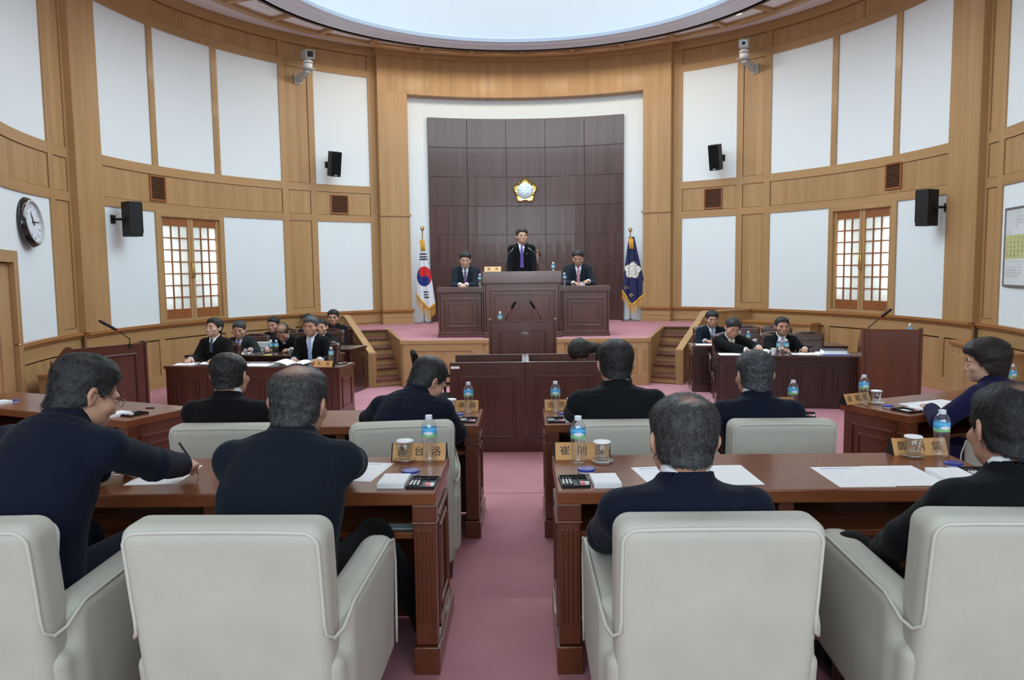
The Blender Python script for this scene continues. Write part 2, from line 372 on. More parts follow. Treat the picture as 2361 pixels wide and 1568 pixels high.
def two_bone(Sh,W,l1,l2,hint):
    d=W-Sh; L=float(np.linalg.norm(d)); L2=min(L,(l1+l2)*.995); u=d/max(L,1e-6)
    a=(l1*l1-l2*l2+L2*L2)/(2*L2); hh=math.sqrt(max(0,l1*l1-a*a)); hn=hint-u*float(hint@u); hn=nrm(hn)
    return Sh+u*a+hn*hh, Sh+u*L2
def hand_prims(W,f,n,side,curl,pen=False):
    f=nrm(f); n=nrm(n-f*float(f@n)); s=np.cross(f,n)*side; s=nrm(s)     # s points to the thumb side
    Rm=np.stack([s,f,n],1); pr=[('box',W+f*.045,(.040,.048,.0135),Rm)]
    for i,(x,L) in enumerate(((.029,.074),(.010,.082),(-.010,.077),(-.029,.060))):
        p=W+f*.088+s*x; ang=0.; rr=.0088
        for k,fr in enumerate((.45,.32,.23)):
            ang+=curl*(.7,1.,.8)[k]+(.1*i if pen else 0); dr=f*math.cos(ang)-n*math.sin(ang); p2=p+dr*L*fr; pr.append(('rc',p,p2,rr,rr*.93)); p=p2; rr*=.93
    p=W+f*.022+s*.032; d1=nrm(f*.75+s*.6-n*.25); p2=p+d1*.04; d2=nrm(f*.95+s*.05-n*(.35+curl*.3)); p3=p2+d2*.032; p4=p3+d2*.024
    pr+=[('rc',p,p2,.013,.0105),('rc',p2,p3,.0105,.0095),('rc',p3,p4,.0095,.008)]
    return pr
HS=np.array([1.13,1.06,.99],F4)
def person(label,loc,face,at=None,tb=None,head=(0,0,0),lean=5,slump=8,side=0,twist=0,sh=.44,sc=1.,hands=None,hint=None,curl=.45,suit='navy',shirt='white',tie=None,vneck=None,hair='m',hairc='black',
    bald=0,near=False,skin=0,glasses=False,legs=True,feet=None,stand=False,collar=.012,badge=None,seed=0,fat=1.,pen=None,hairvol=1.,part=.8,recede=0.,bang=0.,nape=-.09,knees=None,mouth=False,eyes='closed',shw=.185,headoff=(0,0,0),res=None,strands=0,card=False,cuff=True,widef=1.,fh=None):
    rs=np.random.RandomState(seed+11)
    hh=res or (.0042 if near else .0055)
    def dr(l,tw=0): return V3(math.sin(R(side))*math.cos(R(l)),math.sin(R(l)),math.cos(R(l))*math.cos(R(side)))
    P0=V3(0,0,.92 if stand else sh+.09)
    def skel(P0):
        S1=P0+dr(lean*.6)*.18*sc; S2=S1+dr(lean)*.17*sc; S3=S2+dr(lean+slump)*.15*sc; N=S3+dr(lean+slump*1.5)*.055*sc
        nl=min(55,lean+slump*1.3+max(0,head[1])*.35); Hp=N+dr(nl)*.030*sc; return Hp+rotm(*head)@V3(0,.018,.094)+V3(*headoff)
    if at:
        Hc=skel(V3(0,0,0)); Rh=rotm(*head); c=Rh@(V3(0,-.014,.044)*HS); top=float(Hc[2]+c[2]+np.linalg.norm(Rh[2]*V3(.085,.108,.102)*HS))
        P0=V3(0,0,at[2]-at[3]-top); sh=float(P0[2])-.09; f_=R(face); ca,sa=math.cos(f_),math.sin(f_)
        loc=(at[0]-(ca*float(Hc[0])-sa*float(Hc[1])),at[1]-(sa*float(Hc[0])+ca*float(Hc[1])),at[3])
        if hands: Mi=(Matrix.Translation(loc)@Matrix.Rotation(f_,4,'Z')).inverted(); hands=[tuple(Mi@Vector(h)) for h in hands]
        print('PERSON',label[:40],'hips',[round(x,2) for x in loc],'seat',round(sh,2))
    root=thing('person',label,'person',loc,R(face))
    S1=P0+dr(lean*.6)*.18*sc; S2=S1+dr(lean)*.17*sc; S3=S2+dr(lean+slump)*.15*sc; N=S3+dr(lean+slump*1.5)*.055*sc
    hp=head[1]; Rh=rotm(*head); tw=rotm(twist,0,0); xd=tw[:,0]; yd0=tw[:,1]
    nl=min(55,lean+slump*1.3+max(0,hp)*.35); Hp=N+dr(nl)*.030*sc; Hc=Hp+Rh@V3(0,.018,.094)+V3(*headoff)
    kn_=[P0-V3(0,0,.06),P0,S1,S2,S3,N,N+(N-S3)]
    KR=np.array([.19,.19,.178,.190,.160,.078,.06])*widef; KY=np.array([.15,.15,.14,.142,.112,.072,.05]); SUB=3
    def cat(A,t):
        A=np.asarray(A,float); i=min(int(t),len(A)-2); f=t-i; p0=A[max(i-1,0)];p1=A[i];p2=A[i+1];p3=A[min(i+2,len(A)-1)]
        return .5*((2*p1)+(-p0+p2)*f+(2*p0-5*p1+4*p2-p3)*f*f+(-p0+3*p1-3*p2+p3)*f**3)
    ts=np.linspace(0,6,6*SUB+1); spine=[cat(kn_,t).astype(F4) for t in ts]; rx=np.array([cat(KR,t) for t in ts],F4); ry=np.array([cat(KY,t) for t in ts],F4)
    def torso(P,off=0):
        best=None
        for i in range(len(spine)-1):
            a=spine[i]; ba=spine[i+1]-a; h=np.clip((P-a)@ba/float(ba@ba),0,1); q=P-a-h[:,None]*ba; dd=(q*q).sum(1)
            if best is None: best=dd; T=i+h; Q=q; k=np.zeros(len(P),int)
            else:
                m=dd<best-1e-9; best=np.where(m,dd,best); T=np.where(m,i+h,T); Q=np.where(m[:,None],q,Q)
        u=Q@xd; dirs=np.array([nrm(np.cross(nrm(spine[i+1]-spine[i]),xd)) for i in range(len(spine)-1)],F4)
        ii=np.clip(np.round(T-.5).astype(int),0,len(spine)-2); w=np.sqrt(np.maximum(best-u*u,0)); v=(Q*dirs[ii]).sum(1)
        a=np.interp(T,range(len(spine)),rx)+off; b=np.interp(T,range(len(spine)),ry)+off; T=T/SUB
        k0=np.sqrt((u/a)**2+(w/b)**2); d=(k0-1)*np.minimum(a,b)
        return d.astype(F4),T.astype(F4),u.astype(F4),v.astype(F4)
    if not near: shw=min(shw,.172)
    sj=[S3+xd*sgn*shw*sc+dr(lean)*-.030 for sgn in (-1,1)]   # left, right
    if hands is None: hands=[(-.17,.40,sh+.22),(.17,.40,sh+.22)]
    hint=hint or ([(-.6,-.5,-.6),(.6,-.5,-.6)] if near else [(-.42,-.6,-.6),(.42,-.6,-.6)])
    el=[];wr=[]
    for i in (0,1):
        e,w_=two_bone(sj[i],V3(*hands[i]),.285*sc,.25*sc,V3(*hint[i])); el.append(e); wr.append(w_)
    # ---- skin: head, neck, torso, arms, hands in one surface
    hp_=[]
    for i,sgn in ((0,1),(1,-1)):
        f=nrm(wr[i]-el[i]); f=nrm(V3(f[0],f[1],f[2]*.35)); n=V3(0,0,1)
        if pen and pen[0]==i: n=nrm(V3(.1,-.25,1)+xd*(.55*-sgn))
        hp_.append(hand_prims(wr[i],f,n,-sgn if False else sgn,(1.0 if pen and pen[0]==i else curl),bool(pen and pen[0]==i)))
    def body(P):
        d=np.full(len(P),9,F4)
        p=(P-Hc)@Rh; nr=np.linalg.norm(p,axis=1)<.22
        dn=rc(P,N-(N-S3)*.6,Hp+Rh@V3(0,.012,.035),.064,.060); dn=smin(dn,rc(P,N,Hp+Rh@V3(0,-.03,.05),.058,.056),.02)
        dh=np.full(len(P),.2,F4); dh[nr]=head_sdf(p[nr]/HS,fat); d=smin(dn,dh,.02)
        dt=rc(P,P0,S2,.10,.115); dt=smin(dt,rc(P,S2,N,.10,.05),.05); d=smin(d,dt,.03)
        for i in (0,1):
            da=smin(rc(P,S3,sj[i],.05,.045),rc(P,sj[i],el[i],.045,.036),.02); da=smin(da,rc(P,el[i],wr[i],.036,.026),.015); d=smin(d,da,.02)
            nr=np.linalg.norm(P-wr[i]-0,axis=1)<.24
            if nr.any():
                Q=P[nr]; dhd=None
                for k,pr in enumerate(hp_[i]):
                    x=rbox(Q,pr[1],pr[2],.012,pr[3]) if pr[0]=='box' else rc(Q,*pr[1:])
                    dhd=x if dhd is None else smin(dhd,x,.006 if k else .01)
                d[nr]=smin(d[nr],dhd,.014)
        return d
    allp=np.array(list(spine)+sj+el+wr+[Hc],F4); lo=allp.min(0)-.24; hi=allp.max(0)+.24
    bl=lo.copy(); bl[2]=P0[2]-.12
    for w_ in wr: bl[2]=min(bl[2],w_[2]-.12)
    fz=[(Hc,.135)]+[(wr[i]+nrm(wr[i]-el[i])*.08,.105) for i in (fh if fh is not None else ([pen[0]] if pen else []))]
    v,q=nets(body,bl,np.array([hi[0],hi[1],Hc[2]+.16]),hh,1,fz)
    bo=obj('body',npmesh('body',v,q),SKIN[skin],root)
    # ---- jacket
    tb=(tb or 1.5) if vneck is None else vneck     # spine parameter where the opening closes
    def vw(T): return np.where(T>tb,(np.clip(T,tb,5.2)-tb)/(5-tb)*.066,-.03)
    wr2=[w_-(w_-e)*.06 for w_,e in zip(wr,el)]
    nax=nrm(Hp-N)
    def ringd(P,r0,r1,h0,h1,th,open_front=True):
        q=P-N; t=q@nax; rad=q-t[:,None]*nax; rr=np.linalg.norm(rad,axis=1); f=(rad@yd0)/np.maximum(rr,1e-4)
        top=h1-(np.clip(f,-.2,1)+.2)*.040; r=r0+(r1-r0)*np.clip((t-h0)/(h1-h0+1e-6),0,1)
        d=np.maximum(np.abs(rr-r)-th,np.maximum(t-top,h0-t))
        return d,f,t
    creases=[]
    if near or True:
        for i,sgn in ((0,-1),(1,1)):
            for k in range(4): 
                a=el[i]+(sj[i]-el[i])*(.02+.10*k); creases.append((a+xd*sgn*.0+rs.normal(size=3)*.02,))
    def jacket(P):
        d,T,u,vv=torso(P)
        op=np.where(vv>0,np.abs(u)-vw(T),.05)
        lap=np.where((vv>0)&(T>tb),np.abs(np.abs(u)-vw(T)-.022)-.020,.05)
        if vneck is None: d=np.where(lap<0,d-.005,d)
        d=smax(d,-op,.004)
        for i,sgn in ((0,-1),(1,1)):
            da=smin(rc(P,S3+xd*sgn*.055+dr(lean)*.005,sj[i],.062,.062),rc(P,sj[i],el[i],.064*widef**.5,.058),.03)
            dl=rc(P,el[i],wr2[i],.060,.047); da=smin(da,dl,.02); d=smin(d,da,.035)
        # cloth folds: gathered rings near the elbows, soft waves elsewhere
        amp=.0045 if near else .004
        for i in (0,1):
            e=np.linalg.norm(P-el[i],axis=1); ax_=nrm(wr[i]-sj[i]); s_=(P-el[i])@ax_
            d=d+amp*.6*np.sin(s_*85+5*noise3(P,16,seed+i))*np.exp(-(e/.11)**2)*(.5+.5*noise3(P,22,seed+9+i))
        d=d+(.0035 if near else .003)*noise3(P*V3(1,1,.7),26,seed+5)+.003*noise3(P,60,seed+6)*np.exp(-((T-1.6)/1.2)**2)
        d=d+.0022*np.exp(-((np.abs(u)-shw*.93)/.006)**2)*(T>2.8)*(T<4.6)+.0018*np.exp(-(u/.006)**2)*(vv<0)*(T<4.6)
        c,f,t=ringd(P,.085,.075,-.035,.034,.0055); c=np.where(f>.72,np.maximum(c,(f-.72)*.08),c)
        d=smin(d,c,.008)
        d=smax(d,-( rc(P,N-nax*.015,Hp+nax*.05,.067,.064)),.003)
        for i in (0,1):
            cut=((P-wr2[i])@nrm(wr[i]-el[i])); cut=np.where(np.linalg.norm(P-wr2[i],axis=1)<.09,cut,-.05); d=np.maximum(d,cut)
        d=np.maximum(d,P0[2]-.10-P[:,2])
        return d
    jl=lo.copy(); jl[2]=min(P0[2]-.13,min(e[2] for e in el)-.09,min(w_[2] for w_ in wr)-.08)
    v,q=nets(jacket,jl,np.array([hi[0],hi[1],N[2]+.09]),.0075 if near else .0105,1)
    obj('jacket',npmesh('jacket',v,q),SUIT[suit],root)
    # ---- shirt, tie
    def shirtf(P):
        d,T,u,vv=torso(P,-.006); d=np.abs(d+.006)-.006
        d=np.maximum(d,np.maximum(np.abs(u)-vw(T)-.025,np.maximum(-vv,np.maximum(tb-.2-T,T-5.3)*.1)))
        c,f,t=ringd(P,.071,.0655,-.03,.036+collar,.0045); d=np.minimum(d,c)
        return d
    slo=np.array([min(S3[0],S1[0])-.16,min(S1[1],N[1])-.1,S1[2]-.02]); shi=np.array([max(N[0],S3[0])+.16,max(N[1],S3[1],S1[1])+.2,N[2]+.1])
    v,q=nets(shirtf,slo,shi,.0055,1)
    obj('shirt',npmesh('shirt',v,q),SHIRT[shirt],root)
    if cuff:
        for i in (0,1):
            a=nrm(wr[i]-el[i]); mb=MB().tube([wr[i]+a*t_ for t_ in (-.05,-.01,.006,.008,-.01,-.05)],[.040,.0395,.039,.035,.0345,.0345],16,False); obj('cuff',mb,SHIRT[shirt],root,smooth=50)
    if tie:
        def tief(P):
            d,T,u,vv=torso(P,.002); d=np.abs(d)-.005
            wd=np.where(T>4.55,.017+.004*np.abs(T-4.75),np.interp(T,[1.2,4.55],[.036,.017]))
            return np.maximum(d,np.maximum(np.abs(u)-wd,np.maximum(-vv,np.maximum(tb-.3-T,T-5.0)*.08)))
        v,q=nets(tief,np.array([S3[0]-.12,min(S1[1],N[1]),S1[2]-.03]),np.array([N[0]+.12,max(N[1],S3[1],S1[1])+.22,N[2]+.08]),.005,1)
        if len(q): obj('tie',npmesh('tie',v,q),TIE[tie],root)
    # ---- hair
    cr_=V3(0,-.055,.115) if bald<1.2 else V3(0,.02,.12)
    def hairf(P,ext=0):
        p=(P-Hc)@Rh/HS; b=smin(cranium(p),rc(p,(0,-.032,-.02),(0,-.046,-.17),.059,.062),.03)
        th=(.0055-.003*np.clip((-.05-p[:,2])/.06,0,1)+.0095*np.clip((p[:,2]-.01)/.09,0,1)+.006*np.clip(p[:,1]/.08,0,1)*np.clip((p[:,2]-.05)/.05,0,1)*(1-.5*part*np.clip(p[:,0]/.05,-1,1)))*hairvol
        if hair=='w': th=th+.013*np.clip((p[:,2]+.09)/.05,0,1)
        if hair=='long': th=th+.016*np.clip((.08-p[:,2])/.06,0,1)
        if bald: th=th-np.clip(1.25-np.linalg.norm(p-cr_,axis=1)/(.07*bald),0,1)*.014*hairvol
        d=b-th+.0022*noise3(p,95,seed)+.0025*noise3(p,45,seed+1)
        m=hairline(p[:,1],hair,nape)-p[:,2]+.016*np.clip(np.abs(p[:,0])/.062,0,1.2)**2*np.clip((-.03-p[:,1])/.03,0,1)*np.clip((-.03-p[:,2])/.04,0,1)
        fr_=np.clip((p[:,1]-.03)/.04,0,1); m=m+fr_*(.010*part*np.clip(p[:,0]/.05,-1,1)-.012*recede*0+recede*.02*np.clip(np.abs(p[:,0])/.05,0,1.2)-.012*bang)
        m=m+.0035*np.sin(p[:,0]*260+seed)*fr_
        m=m+.006*noise3(p,70,seed+2)
        return smax(d,m*.8,.008)
    v,q=nets(hairf,Hc-.18,Hc+.18,.0045 if near else .0055,1)
    if len(q):
        hm=HAIR[hairc] if not bald else thinhair(hairc,Hc+Rh@cr_*HS,.07*bald,skin,min(.9,.15+.6*bald))
        ho=obj('hair',npmesh('hair',v,q),hm,root)
    if strands and len(q):
        vl=(v-Hc)@Rh/HS; e=.002; d0=hairf(v); gr=np.stack([hairf(v+np.eye(3,dtype=F4)[i]*e)-d0 for i in range(3)],1); gr/=np.maximum(np.linalg.norm(gr,axis=1,keepdims=True),1e-6)
        gl=gr@Rh; pick=rs.choice(len(v),strands); p=vl[pick]; nn=gl[pick]
        # only the outside of the cap grows strands
        ok=(cranium(p)>.004)&(p[:,1]<.045)&((rs.rand(len(p))<.25)|(np.linalg.norm(p-cr_,axis=1)>.075*bald)); p=p[ok]; nn=nn[ok]
        whorl=V3(.008,-.062,.112); dd=p-whorl; dd=dd-nn*(dd*nn).sum(1,keepdims=True); dd/=np.maximum(np.linalg.norm(dd,axis=1,keepdims=True),1e-4)
        sw=np.cross(nn,dd); dd=dd+sw*.35+V3(0,0,-.7)*(p[:,2:3]<.085)+rs.normal(size=p.shape).astype(F4)*.10; dd=dd-nn*(dd*nn).sum(1,keepdims=True); dd/=np.linalg.norm(dd,axis=1,keepdims=True)
        L=(.018+.018*rs.rand(len(p)))[:,None].astype(F4); L=L*np.clip((p[:,2:3]+.09)/.05,.25,1); lift=(.0008+.0012*rs.rand(len(p)))[:,None].astype(F4); bw=np.cross(nn,dd); K=5; wd=.0008
        vs=[];nP=len(p)
        for k in range(K):
            s_=k/(K-1); c=p+dd*L*s_+nn*(lift*math.sin(s_*2.2)*1.3-(L*s_)**2/(2*.10)+.0006); ww=wd*(1-s_*.85)
            vs+=[c-bw*ww,c+bw*ww]
        vs=np.concatenate(vs); qs=[]
        ar=np.arange(nP)
        for k in range(K-1): qs.append(np.stack([ar+2*k*nP,ar+(2*k+1)*nP,ar+(2*k+3)*nP,ar+(2*k+2)*nP],1))
        so=obj('hair_strand',npmesh('hair_strand',vs@Rh.T*HS+Hc,np.concatenate(qs)),HAIR[hairc],ho); so['kind']='stuff'
    # ---- face pieces
    def sy(x,z,off=0):
        ys=np.linspace(.125,.03,96,dtype=F4); d=head_sdf(np.stack([np.full(96,x),ys,np.full(96,z)],1).astype(F4),fat); k=int(np.argmax(d<0)); return float(ys[k])+off
    def hx(mb): mb.v=[tuple(Rh@V3(*v)*HS+Hc) for v in mb.v]; return mb
    for sx in (-1,1):
        mb=MB(); mb.tube([(sx*x,sy(sx*x,z,.0005),z) for x,z in ((.013,.0195),(.022,.0235),(.033,.0255),(.042,.0235),(.049,.0185))],[.0022,.0044,.0044,.0034,.0014],6); obj('eyebrow',hx(mb),M['browm'],root,smooth=True)
        mb=MB(); zz=(0,.0012,.0015,.0004,-.001) if eyes=='open' else (-.005,-.0068,-.0075,-.0066,-.005); rr_=(.0008,.0026,.0033,.0026,.0008) if eyes=='open' else (.0006,.0014,.0017,.0014,.0006)
        mb.tube([(sx*x,sy(sx*x,z,-.0006),z) for x,z in zip((.020,.027,.033,.040,.047),zz)],list(rr_),6); obj('eye',hx(mb),M['eye'],root,smooth=True)
    mb=MB(); o_=.0042 if mouth else .0026
    mb.tube([(x,sy(x,-.0735,-.0005),-.0735) for x in (-.025,-.013,0,.013,.025)],[.001,o_,o_*1.1,o_,.001],6); obj('mouth',hx(mb),M['lip'],root,smooth=True)
    if glasses:
        mb=MB()
        for sx in (-1,1):
            mb.tube([(sx*.034+.022*math.cos(a),.108-.006*abs(math.cos(a))*(1 if sx*math.cos(a)>0 else 0),-.004+.015*math.sin(a)) for a in [2*PI*k/16 for k in range(17)]],.0011,5,False)
            mb.tube([(sx*.056,.102,.001),(sx*.079,.06,.003),(sx*.088,-.015,.006),(sx*.085,-.035,-.012)],.0014,5)
        mb.tube([(-.012,.109,0),(0,.111,.002),(.012,.109,0)],.0011,5); obj('spectacles',hx(mb),M['lens'],root,smooth=True)
    def onchest(T,u,off=.008):
        i=int(T*SUB); c=spine[i]; yy=nrm(np.cross(nrm(spine[i+1]-spine[i]),xd))*-1; yy=yy if yy@yd0>0 else -yy; a=rx[i]; b=ry[i]
        vv=b*math.sqrt(max(0,1-(u/a)**2)); return c+xd*u+yy*(vv+off)
    if badge:
        mb=MB(); c=onchest(3.6,-.085,.009); mb.lathe([(0,-.006),(.009,-.005),(.011,0),(.008,.005),(0,.006)],c,10); obj('lapel_badge',mb,M['gold'] if badge=='gold' else M['whitep'],root,smooth=True)
    if card:
        mb=MB(); c=onchest(2.45,-.07,.014); mb.box(c[0]-.04,c[0]+.04,c[1]-.003,c[1]+.003,c[2]-.028,c[2]+.028); cd=obj('name_card',mb,M['whitep'],root,.002)
        mb=MB(); mb.tube([c+V3(0,0,.026),onchest(2.9,-.075,.012)],.004,6); obj('card_clip',mb,M['chrome'],cd)
    if pen:
        i=pen[0]; w_=wr[i]; f=nrm(wr[i]-el[i]); c=w_+V3(f[0],f[1],0)*.10
        mb=MB(); mb.tube([c+V3(.01,.03,-.075),c+V3(-.005,0,.0),c+V3(-.03,-.035,.075)],[.0015,.0042,.0045],8); tag(obj('pen',mb,M['ink'],None,smooth=True),pen[1],'pen').matrix_world=Matrix.Translation(loc)@Matrix.Rotation(R(face),4,'Z')
    # ---- trousers and shoes
    if legs:
        ft=feet or ([(-.13,.44,.0),(.13,.44,.0)] if near else [(-.11,.34,.0),(.11,.34,.0)]); 
        if stand: kn=[V3(-.10,.02,.47),V3(.10,.02,.47)]; hpj=[P0+xd*-.09,P0+xd*.09]; ft=[(-.11,-.01,0),(.11,-.01,0)]
        else:
            hpj=[P0+xd*-.09-V3(0,0,.01),P0+xd*.09-V3(0,0,.01)]; kn=[V3(*k) for k in knees] if knees else [V3(f[0],ft[0][1]-.02,max(sh+.10,.45)) for f in ft]
        def trou(P):
            d=ell(P,P0-V3(0,0,.01),(.17,.14,.12))
            for i in (0,1):
                f=V3(*ft[i])+V3(0,0,.09); x=smin(rc(P,hpj[i],kn[i],.092,.070),rc(P,kn[i],f,.068,.058),.03); d=smin(d,x,.03)
            return d+.003*noise3(P,30,seed+8)
        a=np.array(list(hpj)+list(kn)+[V3(*f) for f in ft]+[P0],F4)
        v,q=nets(trou,a.min(0)-.15,a.max(0)+.15,.012,1); obj('trousers',npmesh('trousers',v,q),SUIT[suit if suit in('navy','black','charcoal','slate','indigo') else 'black'],root)
        for i in (0,1):
            f=V3(*ft[i])
            def shoe(P):
                d=smin(ell(P,f+V3(0,.10,.035),(.047,.10,.042)),ell(P,f+V3(0,-.0,.045),(.040,.065,.055)),.03); return np.maximum(d,f[2]+.004-P[:,2])
            v,q=nets(shoe,f-V3(.1,.15,.04),f+V3(.1,.3,.15),.009,1); obj('shoe',npmesh('shoe',v,q),M['shoe'],root)
    return root
# ---------------------------------------------------------------- the setting
RW=5.98
ZR=(.774,2.53,2.66,3.10,3.24,5.36,5.50,5.78,5.95)
FL=-.25                       # front floor; the rear seats stand on two low steps
mb=MB().box(-6.6,6.6,-3.4,3.56,-.6,0); struct('floor',mb,M['carpet'])
pl=[(-6.6,3.56),(6.6,3.56),(6.6,7.3),(4.6,6.95),(2.05,5.42),(-2.05,5.42),(-4.6,6.95),(-6.6,7.3)]
struct('floor_middle',MB().prism(pl,-.6,-.125),M['carpet'])
struct('floor_front',MB().box(-6.6,6.6,5.3,17,-.6,FL),M['carpet'])
for y,z in ((6.15,FL),):
    struct('trim_carpet_seam',MB().box(-.72,.72,y,y+.006,z,z+.002),mat('seam',(.30,.15,.165),.95))
def arcsheet(parent,name,a0,a1,z0,z1,r0,r1,m,bev=0,st=False):
    o=obj(name,MB().arc(r0,r1,a0,a1,z0,z1),m,parent,bev)
    return o
WH=M['white']; OK_=M['oak']; OH=M['oak_h']
def side_wall(side,E,Wn):
    # E: edges (deg) 31 / 42 / 48.5 / 60.6 / 74.4 / 85.2 ; near post to 91
    s=side; name='wall_left' if s<0 else 'wall_right'
    e31,e42,e48,e60,e74,e85=E
    mb=MB()
    def arc(r0,r1,a,b,z0,z1): mb.arc(r0,r1,s*a,s*b,z0,z1)
    arc(6.0,6.25,29,e60,FL,6.1); arc(6.0,6.25,e74,91.2,FL,6.1); arc(6.0,6.25,e60,e74,FL,.80); arc(6.0,6.25,e60,e74,ZR[1]-.02,6.1); arc(6.08,6.3,91.2,118,FL,6.1)
    wall=struct(name,mb,M['oak_dark'])
    def P(nm,a,b,z0,z1,r,m,dr=0):      # a piece standing proud of the shell: outer face at radius r
        lo,hi=min(a,b),max(a,b); arcsheet(wall,nm,s*lo,s*hi,z0,z1,r,6.0+dr,m)
    g=.07
    def field(a,b,z0,z1,dr=0): P('wood_panel',a+g,b-g,z0+.007,z1-.007,5.985+dr,OK_,dr)
    def white(a,b,z0,z1,dr=0): P('white_panel',a,b,z0,z1,5.99+dr,WH,dr)
    def stile(a,b,z0=ZR[0],z1=5.78,dr=0,r=5.968): P('stile',a,b,z0,z1,r+dr,OK_,dr)
    def rail(a,b,z0,z1,dr=0): P('rail',a,b,z0,z1,5.970+dr,OH,dr)
    # window bay
    w1=1.13
    ups=[(e85,e74),(e74-w1,e60+w1),(e60,e48)]
    for a,b in ups: white(b,a,ZR[4],ZR[5])
    for a in (e74,e60+w1): stile(a-w1,a,ZR[4],ZR[5])
    for a,b in ((e85,e74),(e60,e48)): white(b,a,ZR[0],ZR[1])
    rail(e48,e85,ZR[1],ZR[2]); rail(e48,e85,ZR[3],ZR[4]); rail(e48,e85,ZR[5],ZR[6])
    field(e48,e85,ZR[2],ZR[3]); 
    for a,b in ((e48,(e48+e85)/2),((e48+e85)/2,e85)): field(a,b,ZR[6],ZR[7])
    # narrow panelled post
    i0,i1=e42+1.2,e48-1.15
    stile(e42,i0); stile(i1,e48)
    for z0,z1 in ((ZR[1],ZR[2]),(ZR[3],ZR[4]),(ZR[5],ZR[6])): rail(i0,i1,z0,z1)
    rail(i0,i1,ZR[0],ZR[0]+.1)
    for z0,z1 in ((ZR[0]+.1,ZR[1]),(ZR[2],ZR[3]),(ZR[4],ZR[5]),(ZR[6],ZR[7])): field(i0,i1,z0,z1)
    # bay beside the platform
    white(e31,e42,ZR[0],ZR[1]); white(e31,e42,ZR[4],ZR[5]); rail(e31,e42,ZR[1],ZR[2]); rail(e31,e42,ZR[3],ZR[4]); rail(e31,e42,ZR[5],ZR[6]); field(e31,e42,ZR[2],ZR[3]); field(e31,e42,ZR[6],ZR[7]); stile(29.4,e31)
    # near post and the set-back bay
    stile(e85,e85+2.2); stile(e85+2.2,91.2,r=5.955)
    stile(91.2,91.9,dr=.08); stile(Wn-1.2,Wn,dr=.08); stile(115.8,118,dr=.08)
    arcsheet(wall,'return_face',min(s*90.9,s*91.4),max(s*90.9,s*91.4),ZR[0],5.95,5.957,6.12,OK_)
    for z0,z1 in ((ZR[1],ZR[2]),(ZR[3],ZR[4]),(ZR[5],ZR[6])): rail(91.9,Wn-1.2,z0,z1,.08); rail(Wn,115.8,z0,z1,.08)
    rail(91.9,Wn-1.2,ZR[0],ZR[0]+.06,.08)
    for z0,z1 in ((ZR[0]+.06,ZR[1]),(ZR[2],ZR[3]),(ZR[4],ZR[5]),(ZR[6],ZR[7])): field(91.9,Wn-1.2,z0,z1,.08)
    white(Wn,115.8,ZR[4],ZR[5],.08); field(Wn,115.8,ZR[2],ZR[3],.08); field(Wn,115.8,ZR[6],ZR[7],.08)
    if s<0: white(Wn,108.4,ZR[0],ZR[1],.08); white(108.4,115.8,1.83,ZR[1],.08)
    else: white(Wn,115.8,ZR[0],ZR[1],.08)
    # cornice, chair rail and dado
    P('cornice',29.4,91.2,5.78,5.95,5.94,OH); P('cornice',91.2,118,5.78,5.95,6.02,OH,.08)
    dd=108.4 if s<0 else 118
    for a,b,dr in ((29.4,91.2,0),(91.2,dd,.08)):
        P('chair_rail',a,b,.735,.775,5.915+dr,M['oak_rail'],dr); P('chair_rail',a,b,.705,.735,5.94+dr,M['oak_rail'],dr)
        P('dado_rail',a,b,.52,.705,5.968+dr,OH,dr)
    ed=[29.4,e42,i0,i1,e48,e60,e74,e85,91.2]
    for a,b in zip(ed,ed[1:]):
        zb=.50 if a<30 else FL+.12
        if a<30: P('dado_panel',a,b,.48,.52,5.985,OK_)
        else: P('dado_panel',a+.55,b-.55,FL+.2,.50,5.985,OK_)
        if a>30: P('dado_stile',a-.5,a+.5,FL,.52,5.968,OK_)
    for a,b in ((91.3,Wn),(Wn+.1,dd)): P('dado_panel',a+.4,b-.4,FL+.2,.50,6.065,OK_,.08); P('dado_stile',b-.4,b+.3 if b<dd else b,FL,.52,6.048,OK_,.08)
    P('baseboard',42,91.2,FL,FL+.2,5.965,OH); P('baseboard',91.2,dd,FL,FL+.2,6.045,OH,.08)
    return wall
ELs=(30.85,41.6,48.45,60.55,74.4,85.25); ERs=(31.7,42.4,49.05,60.75,74.2,84.45)
wl=side_wall(-1,ELs,96.3); wr_=side_wall(1,ERs,95.4)
# straight walls and rear wall behind the camera
for nm,x0,x1 in (('wall_left_rear',-5.75,-5.5),('wall_right_rear',5.5,5.75)):
    w_=struct(nm,MB().box(x0,x1,-3.2,7.75,-.3,6.1),M['oak_flat'])
    xi=x1 if x0<0 else x0; d=.012 if x0<0 else -.012
    for k in range(5): 
        obj('white_panel',MB().box(min(xi,xi+d),max(xi,xi+d),-3+k*2.1,-1.2+k*2.1,3.24,5.36),WH,w_); obj('white_panel',MB().box(min(xi,xi+d),max(xi,xi+d),-3+k*2.1,-1.2+k*2.1,.9,2.53),WH,w_)
struct('wall_rear',MB().box(-5.7,5.7,-3.4,-3.2,-.3,6.1),WH)
